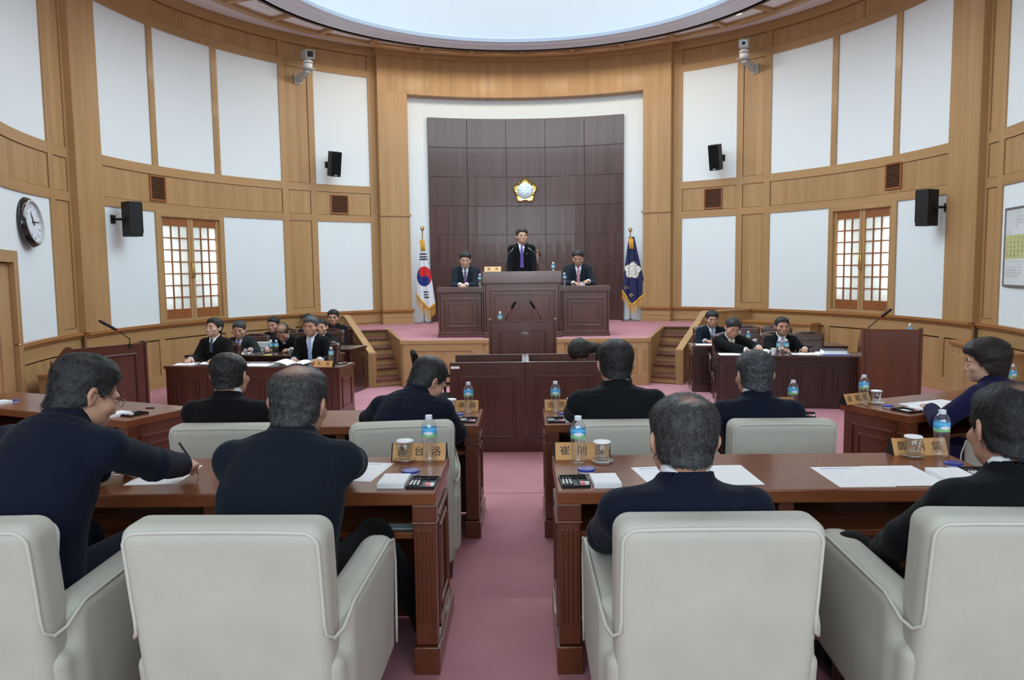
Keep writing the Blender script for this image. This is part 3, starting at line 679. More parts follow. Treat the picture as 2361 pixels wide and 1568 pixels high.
# front bay: pilasters, header, niche
fb=struct('wall_front',MB().arc(6.10,6.3,-30,30,-.3,6.1),WH)
for s,a0,a1 in ((-1,23.45,29.45),(1,24.4,30.0)):
    p=obj('pilaster',MB().arc(5.81,6.1,s*a0,s*a1,.48,5.08),OK_,fb)
    obj('pilaster_band',MB().arc(5.785,6.09,s*(a0-.25),s*(a1+.05),2.655,2.70),OH,p); obj('plinth_cap',MB().arc(5.75,6.09,s*(a0-.5),s*(a1+.2),.735,.775).arc(5.775,6.09,s*(a0-.3),s*(a1+.1),.705,.735),M['oak_rail'],p)
    obj('plinth',MB().arc(5.785,6.09,s*(a0-.25),s*(a1+.1),.48,.60),OH,p); obj('plinth_band',MB().arc(5.79,6.09,s*(a0-.2),s*(a1+.1),.606,.705),OH,p)
obj('header',MB().arc(5.81,6.1,-29.45,30.0,5.08,5.80),OK_,fb); obj('header_cornice',MB().arc(5.78,6.1,-29.7,30.2,5.80,5.95),OH,fb)
for i in range(5):
    for j in range(7):
        a0=-18.95+i*(19.95+18.95)/5; a1=a0+(19.95+18.95)/5; z0=.485+j*.601; z1=z0+.601
        obj('wood_panel',MB().arc(6.02,6.11,a0+.03,a1-.03,z0+.003,z1-.003),M['panel_dark'],fb,.003)
# ceiling: luminous dome, white ring, coffers, outer band
def annulus(mb,r0,r1,z0,z1,n=96,z0b=None):
    vs=[];z0b=z0 if z0b is None else z0b
    for k in range(n):
        a=2*PI*k/n; sn,cs=math.sin(a),math.cos(a); vs+=[(r*sn,YC+r*cs,z) for r,z in ((r0,z0),(r1,z0b),(r1,z1),(r0,z1))]
    fs=[]
    for k in range(n):
        b=k*4; c=((k+1)%n)*4
        for q in range(4): fs.append((b+q,b+(q+1)%4,c+(q+1)%4,c+q))
    return mb.add(vs,fs)
ce=struct('ceiling',annulus(MB(),4.9,6.3,5.95,6.2),M['ceil'],smooth=30)
mbp=MB(); n=96; vs=[]
for k in range(n):
    a=2*PI*k/n; sn,cs=math.sin(a),math.cos(a); f=6.2/max(abs(sn),1e-9); 
    t=min(7.2/max(abs(sn),1e-6),(8.5 if cs>0 else 14.2)/max(abs(cs),1e-6)); vs+=[(6.2*sn,YC+6.2*cs,5.96),(max(t,6.3)*sn,YC+max(t,6.3)*cs,5.96)]
mbp.add(vs,[(2*k,2*k+1,2*((k+1)%n)+1,2*((k+1)%n)) for k in range(n)]); struct('ceiling_outer',mbp,M['ceil'])
obj('coffer_ring',annulus(MB(),3.9,4.95,5.72,5.9),M['ceil'],ce)
obj('ceiling_riser',annulus(MB(),4.86,4.92,5.70,5.96),M['ceil'],ce)
obj('trim_ring',annulus(MB(),4.80,4.93,5.66,5.73),M['oak_x'],ce,.006)
obj('drum_side',annulus(MB(),3.88,3.94,5.5,5.75),M['ring'],ce); obj('drum_trim',annulus(MB(),3.93,3.975,5.49,5.545),M['oak_dark'],ce)
obj('drum_ring',annulus(MB(),3.54,3.95,5.5,5.56,128),M['ring'],ce,smooth=30); obj('drum_inner_ring',annulus(MB(),3.40,3.53,5.505,5.6,128,5.505),M['ring'],ce,smooth=30)
obj('drum_bead',annulus(MB(),3.528,3.545,5.495,5.51,128),M['whitep'],ce)
for k in range(31):
    a=R(360/31*k); o=obj('coffer_divider',MB().box(-.045,.045,3.95,4.82,5.665,5.725),M['oak_x'],ce,.004); o.location=(0,YC,0); o.rotation_euler=(0,0,a)
mb=MB(); prof=[]
Rd=(3.4**2+1.05**2)/(2*1.05)
for i in range(15):
    r=3.40*i/14; prof.append((r,5.56+math.sqrt(Rd*Rd-r*r)-(Rd-1.05)))
prof[0]=(0.0001,prof[0][1]); mb.lathe(prof[::-1],(0,YC,0),96)
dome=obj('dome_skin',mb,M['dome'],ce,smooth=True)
for r in (2.35,3.05):
    z=5.56+math.sqrt(Rd*Rd-r*r)-(Rd-1.05)-.004; obj('dome_seam',annulus(MB(),r-.008,r+.008,z-.003,z+.003),mat('dome_seam',(.62,.7,.8),.6),dome)
mb=MB().tube([(.86,13.25,5.63),(.865,13.27,5.88)],.004,6); mb.lathe([(.0,0),(.012,.008),(.012,.02),(0,.028)],(.865,13.27,5.88),8); tag(obj('antenna',mb,M['black'],smooth=True),'thin dark antenna wire hanging in the luminous dome','antenna')
# recessed lamps of the coffers; the lit ones carry a real lamp
M['lampon']=mat('lit_lamp',(1,1,1),.5,**{'Emission_Color':(1,.96,.88,1),'Emission_Strength':14.})
for k in range(31):
    am=360/31*(k+.5); am=am-360 if am>180 else am; a=R(am); p=(4.42*math.sin(a),YC+4.42*math.cos(a),5.72); on=abs(am)<45 or 45<am<58 or abs(am)>75
    if abs(am)>75 and k%2: on=True
    pos='left' if am<0 else 'right'
    vis={-63.9:'unlit downlight in white coffer nearest the top left corner of the ceiling',-52.3:'unlit downlight half hidden by the white ceiling ring, left of the dome',-40.6:'small lit downlight peeping beside the ring, left of the dome',40.6:'smaller lit downlight at the ring edge, right of the dome',52.3:'largest lit downlight in a white coffer, right of the dome',63.9:'downlight cut by the top frame edge, right of the dome'}
    lb=next((v for q,v in vis.items() if abs(q-am)<1),'round downlight set in a ceiling coffer behind the ring')
    t=thing('downlight',lb,'ceiling light',p,0,'coffer downlights around the dome')
    obj('trim',MB().lathe([(.135,0),(.165,-.004),(.170,-.012),(.150,-.016),(.135,-.008),(.132,.02)],(0,0,0),28,False),M['whitep'],t,smooth=40)
    obj('reflector',MB().lathe([(.133,-.004),(.10,.07),(.075,.12)],(0,0,-.002),28,False),M['chrome'],t,smooth=True)
    if on: obj('lamp',MB().lathe([(.128,-.006),(.06,-.010),(.0001,-.011)],(0,0,0),28),M['lampon'],t,smooth=True)
    else: obj('bulb',MB().lathe([(.0001,.0),(.03,.012),(.045,.05),(.05,.1)],(0,0,-.0),16),M['chrome'],t,smooth=True)
    if on: light('downlight_lamp','SPOT',(p[0],p[1],5.61),(25 if abs(am)<34 else 10) if abs(am)<75 else 12,(1,.90,.72),.14,cone=178 if abs(am)<46 else 130,blend=.12 if abs(am)<46 else .8)
# windows: shoji leaves with panes
def window(name,s,a0,a1):
    am=s*(a0+a1)/2; half=(6.0*math.sin(R((a1-a0)/2))); r=5.97*math.cos(R((a1-a0)/2))
    rot=Matrix.Translation((0,YC,0))@Matrix.Rotation(-R(am),4,'Z')    # local +Y points out of the room
    root=struct(name,MB().box(-half,-half+.10,r-.01,r+.16,.775,2.53).box(half-.10,half,r-.01,r+.16,.775,2.53).box(-half+.1,half-.1,r-.01,r+.16,2.46,2.53).box(-half+.1,half-.1,r-.01,r+.16,.775,.82),M['oak_flat'],None,.004); root.matrix_world=rot
    hw=half-.10
    for sg in (-1,1):
        x0,x1=(-hw+.004,-.004) if sg<0 else (.004,hw-.004); y0,y1=r+.03,r+.07
        leaf=obj('leaf',MB().box(x0,x0+.055,y0,y1,.825,2.455).box(x1-.055,x1,y0,y1,.825,2.455),M['oak_flat'],root,.003)
        obj('leaf_top',MB().box(x0+.055,x1-.055,y0+.004,y1,2.32,2.455),M['shoji'],leaf,.003); obj('leaf_bottom',MB().box(x0+.055,x1-.055,y0+.004,y1,.825,.98),M['shoji'],leaf,.003)
        xa,xb=x0+.055,x1-.055; za,zb=.98,2.32
        for i in (1,2): x=xa+(xb-xa)*i/3; obj('glazing_bar',MB().box(x-.009,x+.009,y0+.006,y1-.008,za,zb),M['shoji'],leaf)
        for j in range(1,7): z=za+(zb-za)*j/7; obj('glazing_bar',MB().box(xa,xb,y0+.004,y1-.01,z-.009,z+.009),M['shoji'],leaf)
        for i in range(3):
            for j in range(7): obj('pane',MB().box(xa+(xb-xa)*i/3+.004,xa+(xb-xa)*(i+1)/3-.004,y0+.026,y0+.031,za+(zb-za)*j/7+.004,za+(zb-za)*(j+1)/7-.004),M['shojip'],leaf)
        for z in (1.0,2.25): obj('hinge',MB().box((x0-.012) if sg<0 else x1-.004,(x0+.004) if sg<0 else x1+.012,y0-.012,y0+.004,z,z+.12),M['brass'],leaf,.002)
    obj('handle',MB().tube([(-.02,r+.03,1.48),(-.02,r-.005,1.5),(-.02,r-.005,1.72),(-.02,r+.03,1.74)],.008,8),M['brass'],root,smooth=True); obj('handle',MB().tube([(.02,r+.03,1.48),(.02,r-.005,1.5),(.02,r-.005,1.72),(.02,r+.03,1.74)],.008,8),M['brass'],root,smooth=True)
    # light well and outer glazing behind the screens
    wb=obj('light_well',MB().box(-half,-half+.02,r+.16,r+.5,.7,2.6).box(half-.02,half,r+.16,r+.5,.7,2.6).box(-half,half,r+.16,r+.5,.7,.76).box(-half,half,r+.16,r+.5,2.53,2.6),M['white'],root)
    for sg in (-1,1): light('window_daylight','AREA',tuple(rot@Vector((sg*half*.80,r+.30,1.68))),8,(.93,.99,.98),.12,(R(-90),0,-R(am)),shape='RECTANGLE',sy=.95)
    struct(name+'_outer',MB().box(-half-.1,half+.1,r+.5,r+.53,.65,2.65),M['white'],None).matrix_world=rot
M['shojip']=mat('frosted_pane',(.86,.88,.86),.9,**{'Transmission_Weight':.0}); 
_m=M['shojip']; _t=NT(_m); _tr=_t.n('BsdfTranslucent',[(.95,.97,.96,1)]); _mx=_t.n('MixShader',[.55]); _o=[n_ for n_ in _t.t.nodes if n_.type=='OUTPUT_MATERIAL'][0]
_t.t.links.new(_t.b.outputs[0],_mx.inputs[1]); _t.t.links.new(_tr.outputs[0],_mx.inputs[2]); _t.t.links.new(_mx.outputs[0],_o.inputs[0])
window('window_1',-1,60.55,74.4); window('window_2',1,60.75,74.2)
# door at the left edge of the picture
mb=MB().arc(5.99,6.2,-108.4,-109.9,FL,1.83).arc(5.99,6.2,-109.9,-117.5,1.70,1.83)
dr=struct('door_1',mb,M['oak'],bev=.004); obj('door_leaf',MB().arc(6.05,6.12,-110.0,-117.5,FL+.01,1.69),M['oak'],dr); obj('door_panel',MB().arc(6.03,6.12,-111.5,-116.3,FL+.25,1.5),M['oak'],dr,.006)
obj('door_handle',MB().tube([(6.02*math.sin(R(-110.8)),YC+6.02*math.cos(R(-110.8)),.8),(5.95*math.sin(R(-110.8)),YC+5.95*math.cos(R(-110.8)),.8),(5.95*math.sin(R(-112)),YC+5.95*math.cos(R(-112)),.8)],.012,8),M['brass'],dr,smooth=True)
# ---- platform with two flights of steps
ZD=.48
def inner(k): return (-1.90-.285*(.434*(k-1)+.1),12.10+.434*(k-1)+.10)
def outer(k): return (-2.34-.40*(.434*(k-1)),12.02+.434*(k-1)-.05)
dp=[(-1.90,11.93),(1.88,11.93)]
Rm=lambda p:(-p[0]+.0,p[1])
ik6=inner(6); ok6=outer(6)
left=[ok6,ik6,(-1.93,12.05)]
poly=[(-1.90,11.93),(1.90,11.93),(1.93,12.05),Rm(ik6),Rm(ok6),(4.2,14.55),(4.3,16.9),(-4.3,16.9),(-4.2,14.55),ok6,ik6,(-1.93,12.05)]
dais=struct('floor_platform',MB().prism(poly,FL,ZD-.012),M['oak_flat']); obj('platform_carpet',MB().prism([(x*.985,y+.03 if y<12 else y) for x,y in poly],ZD-.012,ZD),M['carpet'],dais)
obj('platform_edge',MB().box(-1.925,1.925,11.90,11.96,ZD-.055,ZD+.004),M['oak_x'],dais,.004)
for x0,x1 in ((-1.88,-.66),(-.60,.60),(.66,1.88)):
    obj('front_panel',MB().box(x0+.16,x1-.16,11.922,11.935,FL+.2,ZD-.17),M['oak_flat'],dais)
    for a,b,c,d in ((x0,x1,ZD-.165,ZD-.055),(x0,x1,FL,FL+.19)): obj('front_rail',MB().box(a,b,11.912,11.935,c,d),M['oak_x'],dais)
    for a,b in ((x0,x0+.155),(x1-.155,x1)): obj('front_stile',MB().box(a,b,11.912,11.935,FL+.19,ZD-.165),M['oak_flat'],dais)
for s in (-1,1):
    f=(lambda p:p) if s<0 else Rm
    st=struct('trim_steps_left' if s<0 else 'trim_steps_right',MB().prism([f(q) for q in (outer(1),inner(1),ik6,ok6)],FL,FL+.02),M['oak_x'])
    for k in range(1,7):
        o1,i1=outer(k),inner(k); o2,i2=outer(k+1),inner(k+1); z=FL+.1217*k
        obj('riser',MB().prism([f(q) for q in (o1,i1,i2,o2)],FL,z-.03),M['oak_flat'],st)
        d=(0,-.03); obj('tread',MB().prism([f((q[0]+dd[0],q[1]+dd[1])) for q,dd in ((o1,d),(i1,d),(i2,(0,0)),(o2,(0,0)))],z-.03,z-.001 if k==6 else z),M['tread'],st,.004)
    # fascia along the platform and the stringer under it
    e0,e1=(-1.93,12.05),ik6
    def slab(p,q,za0,za1,zb0,zb1,th,m,par,nm,bev=.004):
        p,q=Vector((*f(p),0)),Vector((*f(q),0)); n_=(q-p).normalized().cross(Vector((0,0,1)))*th/2
        vs=[p-n_+Vector((0,0,za0)),p+n_+Vector((0,0,za0)),q+n_+Vector((0,0,zb0)),q-n_+Vector((0,0,zb0)),p-n_+Vector((0,0,za1)),p+n_+Vector((0,0,za1)),q+n_+Vector((0,0,zb1)),q-n_+Vector((0,0,zb1))]
        m_=MB().add(vs,[(3,2,1,0),(4,5,6,7),(0,1,5,4),(1,2,6,5),(2,3,7,6),(3,0,4,7)]); return obj(nm,m_,m,par,bev)
    slab(e0,e1,ZD-.055,ZD+.004,ZD-.055,ZD+.004,.05,M['oak_x'],st,'fascia_cap'); slab(e0,e1,FL,ZD-.06,ZD-.2,ZD-.06,.03,M['oak_flat'],st,'fascia_board')
    slab(inner(1),inner(6),FL+.02,FL+.32,ZD-.18,ZD+.0,.02,M['oak_x'],st,'stringer')
    # solid balustrade
    n0,n1=(-2.38,11.98),(-3.22,14.0); b=struct('trim_balustrade_left' if s<0 else 'trim_balustrade_right',MB().prism([f((n0[0]-.055,n0[1]-.05)),f((n0[0]+.055,n0[1]-.05)),f((n0[0]+.055,n0[1]+.06)),f((n0[0]-.055,n0[1]+.06))],FL,.29),M['oak_flat'],bev=.004)
    n2=(-4.22,14.72)
    slab(n0,n1,FL,.265,FL,.735,.06,M['oak_flat'],b,'balustrade_panel'); slab(n0,n1,.265,.30,.735,.77,.115,M['oak_x'],b,'sloping_cap'); slab(n0,n1,FL,FL+.16,FL,FL+.16,.08,M['oak_x'],b,'balustrade_base')
    slab(n1,n2,FL,.735,FL,.735,.06,M['oak_flat'],b,'balustrade_panel'); slab(n1,n2,.735,.77,.735,.77,.115,M['oak_x'],b,'level_cap'); slab(n1,n2,FL,FL+.16,FL,FL+.16,.08,M['oak_x'],b,'balustrade_base')
    slab(n0,n1,.0,.11,.52,.63,.075,M['oak_x'],b,'sloping_rail')
# ---- heater covers along the wall
def heater(label,a0,a1,z1,dep=.26,nm='heater_cover'):
    am=(a0+a1)/2; t=thing(nm,label,'heater cover',(0,YC,0),-R(am),'oak heater covers under the wall panels')
    L=5.95*math.sin(R(abs(a1-a0)/2)); y1=5.95*math.cos(R(abs(a1-a0)/2))-.02; y0=y1-dep
    obj('case',MB().box(-L,L,y0,y1,FL,z1-.05),M['oak_flat'],t,.004); obj('top',MB().box(-L-.04,L+.04,y0-.035,y1,z1-.04,z1),M['oak_rail'],t,.006); obj('top_mould',MB().box(-L-.02,L+.02,y0-.018,y1,z1-.065,z1-.04),M['oak_x'],t,.004)
    n=max(1,int(2*L/.55))
    for k in range(n): xa=-L+2*L*k/n; xb=-L+2*L*(k+1)/n; obj('case_panel',MB().box(xa+.07,xb-.07,y0-.008,y0+.01,FL+.12,z1-.17),M['oak_flat'],t,.004)
    return t
heater('low oak heater cover under the right wall behind the woman in navy',92.2,108.5,.55)
heater('oak heater cover below the chair rail behind the empty leather chairs',46.0,59.5,.57)
heater('oak heater cover beside the red arrow sticker at the left door',-98,-106.2,.40)
heater('oak heater cover behind the dark suited officials on the left',-46.0,-56,.42)
# ---------------------------------------------------------------- furniture
def frame(mb,x0,x1,z0,z1,y,w,d,dirn=-1):   # raised moulding rectangle on a face of constant y
    y0,y1=(y-d,y) if dirn<0 else (y,y+d)
    mb.box(x0,x1,y0,y1,z1-w,z1).box(x0,x1,y0,y1,z0,z0+w).box(x0,x0+w,y0,y1,z0+w,z1-w).box(x1-w,x1,y0,y1,z0+w,z1-w); return mb
def panel_on(par,x0,x1,z0,z1,y,m,xf=None,double=True,w=.022):
    mb=frame(MB(),x0,x1,z0,z1,y,w,.016)
    if xf: mb.xf(xf)
    obj('panel_moulding',mb,m,par,.006)
    if double:
        g=min(.075,(x1-x0)*.16); mb=frame(MB(),x0+g,x1-g,z0+g,z1-g,y,.014,.010)
        if xf: mb.xf(xf)
        obj('inner_moulding',mb,m,par,.004)
# --- members' desks: two seats, open towards the sitter (local -Y), modesty board at the far side
def make_desk(label,loc,rz,w=1.74,d=.57,h=.72,group='members desks in the chamber',name='council_desk'):
    t=thing(name,label,'desk',loc,rz,group); mt=M['desk_x']; mz=M['desk']
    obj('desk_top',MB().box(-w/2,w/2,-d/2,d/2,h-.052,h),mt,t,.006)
    obj('modesty_board',MB().box(-w/2+.06,w/2-.06,d/2-.09,d/2-.06,.10,h-.055),mz,t,.003)
    obj('shelf',MB().box(-w/2+.05,w/2-.05,-d/2+.06,d/2-.1,h-.20,h-.175),M['desk_x'],t,.003)
    for xa in (-.012,): obj('divider',MB().box(-.03,.03,-d/2+.045,d/2-.1,h-.175,h-.053),mz,t,.003)
    for s in (-1,1):
        xe=s*(w/2-.012)
        sp=obj('side_panel',MB().box(min(xe,xe-s*.04),max(xe,xe-s*.04),-d/2+.06,d/2-.03,.05,h-.052),mz,t,.003)
        mb=MB(); X=s*(w/2-.012)
        for (ya,yb,za,zb) in ((-d/2+.11,d/2-.09,.14,h-.12),(-d/2+.165,d/2-.145,.20,h-.18)):
            for q in ((ya,yb,zb-.02,zb),(ya,yb,za,za+.02),(ya,ya+.02,za,zb),(yb-.02,yb,za,zb)): mb.box(min(X,X+s*.012),max(X,X+s*.012),*q)
        obj('side_moulding',mb,mz,sp,.004)
        # fluted leg post on the sitter's side
        px=s*(w/2-.045); lg=obj('leg',MB().box(px-.042,px+.042,-d/2+.015,-d/2+.075,.115,h-.12),mz,t,.004)
        obj('leg_block',MB().box(px-.046,px+.046,-d/2+.01,-d/2+.08,h-.12,h-.053),mz,lg,.004); obj('leg_collar',MB().box(px-.049,px+.049,-d/2+.006,-d/2+.083,h-.128,h-.118),mz,lg,.003)
        mb=MB()
        for k in range(4): mb.box(px-.030+k*.017,px-.021+k*.017,-d/2+.009,-d/2+.02,.20,h-.15)
        obj('flute',mb,mz,lg,.003)
        obj('leg_foot',MB().box(px-.05,px+.05,-d/2+.004,-d/2+.086,0,.11),mz,lg,.004)
        obj('side_plinth',MB().box(s*(w/2-.06) if s>0 else -w/2-.004,(w/2+.004) if s>0 else -s*-(w/2-.06) if False else (-w/2+.06 if s<0 else w/2+.004),-d/2+.086,d/2+.05,0,.085),mz,t,.004)
    obj('foot_rail',MB().box(-w/2+.06,w/2-.06,d/2-.10,d/2-.05,.02,.10),mz,t,.003)
    # panelled face towards the platform
    for k in range(3):
        a=-w/2+.09+k*(w-.18)/3; mb=frame(MB(),a+.03,a+(w-.18)/3-.03,.16,h-.12,d/2-.06,.02,.012,1); obj('front_moulding',mb,mz,t,.004)
    return t
DZ2=-.125
make_desk('two seat wooden desk in the front left of the aisle, nearest the camera',(-1.215,3.14,0),0)
make_desk('two seat wooden desk nearest the camera, right of the aisle',(.985,3.14,0),0)
make_desk('second row wooden desk left of the aisle, before the stenographers desk',(-1.165,5.02,DZ2),0)
make_desk('second row wooden desk right of the aisle, before the stenographers desk',(.985,5.02,DZ2),0)
def side_loc(s,x,y): return (s*x,y)
ang=R(24)
# right side desk: inner near corner at (2.43,4.90)
u=Vector((math.cos(ang),math.sin(ang),0)); v_=Vector((-math.sin(ang),math.cos(ang),0)); w2=2.0
cR=Vector((2.43,4.90,DZ2))+u*(w2/2)+v_*.285; make_desk('angled wooden desk at right where the woman in navy sits',cR,ang,w2)
uL=Vector((-math.cos(ang),math.sin(ang),0)); vL=Vector((math.sin(ang),math.cos(ang),0))
cL=Vector((-2.62,4.98,DZ2))+uL*(w2/2)+vL*.285; make_desk('angled empty wooden desk at left beyond the man with glasses',cL,-ang,w2)
# --- cream armchairs (surface from a distance field, shared by every copy)
def chair_back(P):
    x,y,z=P[:,0],P[:,1],P[:,2]; lean=(z-.25)*.16; yy=y+lean
    tw=.265+.006*np.clip((z-.45)/.4,0,1)
    q=np.stack([np.abs(x)-tw+.045,np.abs(yy+.255)-.075+.045,np.abs(z-.50)-.40+.045],1)
    d=np.linalg.norm(np.maximum(q,0),axis=1)+np.minimum(q.max(1),0)-.045
    return d*.97
def chair_shell(P):
    x,y,z=P[:,0],P[:,1],P[:,2]
    d=None
    for s in (-1,1):
        top=.635-.012*np.clip((y+.25)/.6,0,1)-.02*np.clip((y-.25)/.12,0,1)**2
        q=np.stack([np.abs(x-s*(.236+.012*np.clip((z-.1)/.5,0,1)))-.056+.045,np.abs(y-.055-.0*z)-.335+.045,np.abs(z-(top+.16)/2)-(top-.16)/2+.045],1)
        a=np.linalg.norm(np.maximum(q,0),axis=1)+np.minimum(q.max(1),0)-.045
        d=a if d is None else np.minimum(d,a)
    q=np.stack([np.abs(x)-.288+.04,np.abs(y+.235+(z-.25)*.16)-.075+.04,np.abs(z-.335)-.175+.04],1); b=np.linalg.norm(np.maximum(q,0),axis=1)+np.minimum(q.max(1),0)-.04
    d=smin(d,b,.03); q=np.stack([np.abs(x)-.25,np.abs(y-.05)-.30,np.abs(z-.235)-.065],1); b=np.linalg.norm(np.maximum(q,0),axis=1)+np.minimum(q.max(1),0)
    return np.minimum(d,b)*.97
def cushion(P): return rbox(P,(0,.09,.30),(.195,.30,.075),.05)
CH={}
for n_,f_,lo,hi,h_ in (('backrest',chair_back,(-.33,-.50,.05),(.33,-.05,.95),.010),('arm_shell',chair_shell,(-.43,-.46,.05),(.43,.45,.66),.010),('seat_cushion',cushion,(-.27,-.26,.19),(.27,.43,.42),.012)):
    v,q=nets(f_,lo,hi,h_,2); CH[n_]=npmesh(n_,v,q)
def make_chair(label,loc,rz,group='cream upholstered armchairs'):
    t=thing('armchair',label,'armchair',loc,rz,group)
    for n_ in ('backrest','arm_shell','seat_cushion'): obj(n_,CH[n_],M['cream'],t)
    # piping round the back, running on along each arm
    def bx(z,x,off): return (x,-.255-(z-.25)*.16+off,z)
    def half(s):
        p=[(s*.296,.392,.19),(s*.297,.392,.27),(s*.299,.390,.50),(s*.300,.360,.59)]+[(s*.2985,y,.635-.012*max(0,(y+.25)/.6)-.014) for y in (.28,.15,0,-.15,-.23)]
        p+=[(s*.296,-.275,.605),(s*.287,-.315,.578),(s*.272,-.355,.570),bx(.59,s*.256,-.066),bx(.63,s*.2545,-.066)]
        p+=[bx(.70+.12*k/3,s*.2555,-.066) for k in range(4)]
        for k in range(1,6): a=PI/2*k/6; p.append(bx(.84+.044*math.sin(a),s*(.2125+.044*math.cos(a)),-.067))
        return p+[bx(.885,s*.15,-.067)]
    l=half(-1); obj('piping',MB().tube(l+[bx(.886,0,-.067)]+half(1)[::-1],.0055,6),M['welt'],t,smooth=True)
    for x in (-.23,.23):
        for y in (-.22,.30): obj('foot',MB().lathe([(.020,0),(.026,.08),(.030,.19)],(x,y,0),10),M['dmah'],t,smooth=40)
    return t
chairs=[((-1.585,2.36,0),3,'cream armchair with a white cushion at the left edge, man with glasses in it'),((-.788,2.36,0),-1,'large cream armchair in front, left of the aisle'),((.50,2.36,0),0,'large cream armchair in front, right of the aisle'),((1.33,2.38,0),-3,'cream armchair at the right edge, nearest the camera'),
 ((-1.565,4.30,DZ2),0,'cream armchair of the balding man in the second row, far left'),((-.69,4.31,DZ2),8,'cream armchair in the second row just left of the aisle'),((.52,4.30,DZ2),0,'cream armchair in the second row just right of the aisle'),((1.31,4.29,DZ2),-1,'cream armchair in the second row at right, beside the angled desk')]
for l,a,lb in chairs: make_chair(lb,l,R(a))
sW=Vector((2.43,4.90,DZ2))+u*.50-v_*.60
make_chair('cream armchair of the woman in navy at the angled desk',sW,ang)
sL=Vector((-2.62,4.98,DZ2))+uL*1.0-vL*.60
make_chair('empty cream armchair at the left angled desk, mostly hidden',sL,-ang)
v,q=nets(lambda P:smax(rbox(P,(0,0,0),(.165,.17,.055),.05)+0*P[:,0],-1*np.ones(len(P),F4),.01)+.10*np.clip((np.abs(P[:,0])/.17)**4*(np.abs(P[:,2])/.06)-.3,0,1)*.1,(-.2,-.24,-.09),(.2,.24,.09),.01,1)
cu=obj('cushion',npmesh('cushion',v,q),mat('white_cushion',(.78,.78,.76),.9)); tag(cu,'white cushion standing against the backrest of the leftmost armchair','cushion'); cu.matrix_world=Matrix.Translation((-1.545,2.165,.668))@Matrix.Rotation(R(6),4,'Z')@Matrix.Rotation(R(78),4,'X')
v,q=nets(lambda P:rbox(P,(0,0,0),(.19,.19,.06),.055),(-.22,-.22,-.09),(.22,.22,.09),.011,1)
c2=obj('cushion',npmesh('cushion',v,q),mat('white_cushion_b',(.78,.78,.76),.9)); tag(c2,'white cushion in the empty armchair at the left picture edge','cushion'); c2.matrix_world=Matrix.Translation(sL+Vector((0.02,-.06,.64)))@Matrix.Rotation(-ang,4,'Z')@Matrix.Rotation(R(76),4,'X')
# --- stenographers' desk: two units with panelled fronts, lower writing tops and a rear screen
def steno(label,x0,x1,side):
    t=thing('stenographer_desk',label,'desk',((x0+x1)/2,7.58,FL),0,'stenographers desks below the lectern'); hw=(x1-x0)/2; H=.885
    obj('front',MB().box(-hw,hw,0,.035,.0,H),M['mah'],t,.004); panel_on(t,-hw+.10,hw-.10,.14,H-.12,0,M['mah'],None,False,.028)
    obj('top_edge',MB().box(-hw-.0,hw+.0,-.006,.05,H,H+.012),M['mah_x'],t,.003)
    obj('rear_screen',MB().box(-hw,hw,.64,.67,0,H+.02),M['mah'],t,.004); obj('writing_top',MB().box(-hw,hw,.035,.64,.66,.69),M['mah_x'],t,.003)
    xe=hw if side<0 else -hw; obj('centre_end',MB().box(min(xe,xe+side*.03),max(xe,xe+side*.03),.05,.64,.0,H),M['mah'],t,.003)
    obj('metal_edge',MB().box(min(xe,xe+side*.035),max(xe,xe+side*.035),.05,.64,H,H+.01),M['chrome'],t,.002)
    return t
ta=steno('left half of the stenographers desk with a white sticker',-.745,.0,-1); tb_=steno('right half of the stenographers desk, woman bending over it',.0008,.752,1)
obj('sticker',MB().box(-.36,-.275,-.0075,-.0065,.838,.862),M['paper'],ta)
# --- speaker's lectern before the platform
def lectern(label,loc,rz,w,h,dep,m,mx,group=None,panel=True):
    t=thing('lectern',label,'lectern',loc,rz,group)
    obj('front',MB().box(-w/2+.03,w/2-.03,0,.03,0,h-.03),m,t,.004)
    for s in (-1,1):
        xa=s*(w/2-.03); poly=[(0-.015,0),(dep,0),(dep,h-.16),(dep-.05,h-.20),(.10,h+.0),(.03,h+.012),(-.015,h)]
        mb=MB().prism(poly,min(xa,xa+s*.03),max(xa,xa+s*.03)); mb.v=[(z,x,y) for x,y,z in mb.v]; obj('side_panel',mb,m,t,.004)
    mb=MB(); mb.add([(-w/2+.03,.0,h-.04),(w/2-.03,.0,h-.04),(w/2-.03,dep-.04,h-.24),(-w/2+.03,dep-.04,h-.24),(-w/2+.03,.0,h-.012),(w/2-.03,.0,h-.012),(w/2-.03,dep-.04,h-.212),(-w/2+.03,dep-.04,h-.212)],[(3,2,1,0),(4,5,6,7),(0,1,5,4),(1,2,6,5),(2,3,7,6),(3,0,4,7)]); obj('sloping_top',mb,mx,t,.003)
    if panel: panel_on(t,-w/2+.13,w/2-.13,.16,h-.125,0,m,None,False,.022)
    obj('base',MB().box(-w/2-.01,w/2+.01,-.02,dep+.01,0,.07),m,t,.004)
    return t
lectern('mahogany lectern with two microphones before the platform',(-.03,9.5,FL),0,.83,1.195,.50,M['mah'],M['mah_x'])
aL=math.atan2(.774,.4906); lectern('dark wooden lectern by the left wall with one microphone',(-4.79,8.84,FL),R(57),.90,1.0,.45,M['mah'],M['mah_x'])
lectern('reddish plain lectern by the right wall with one microphone',(4.38,9.32,FL),R(-17),.66,1.05,.42,M['desk'],M['desk_x'],None,False)
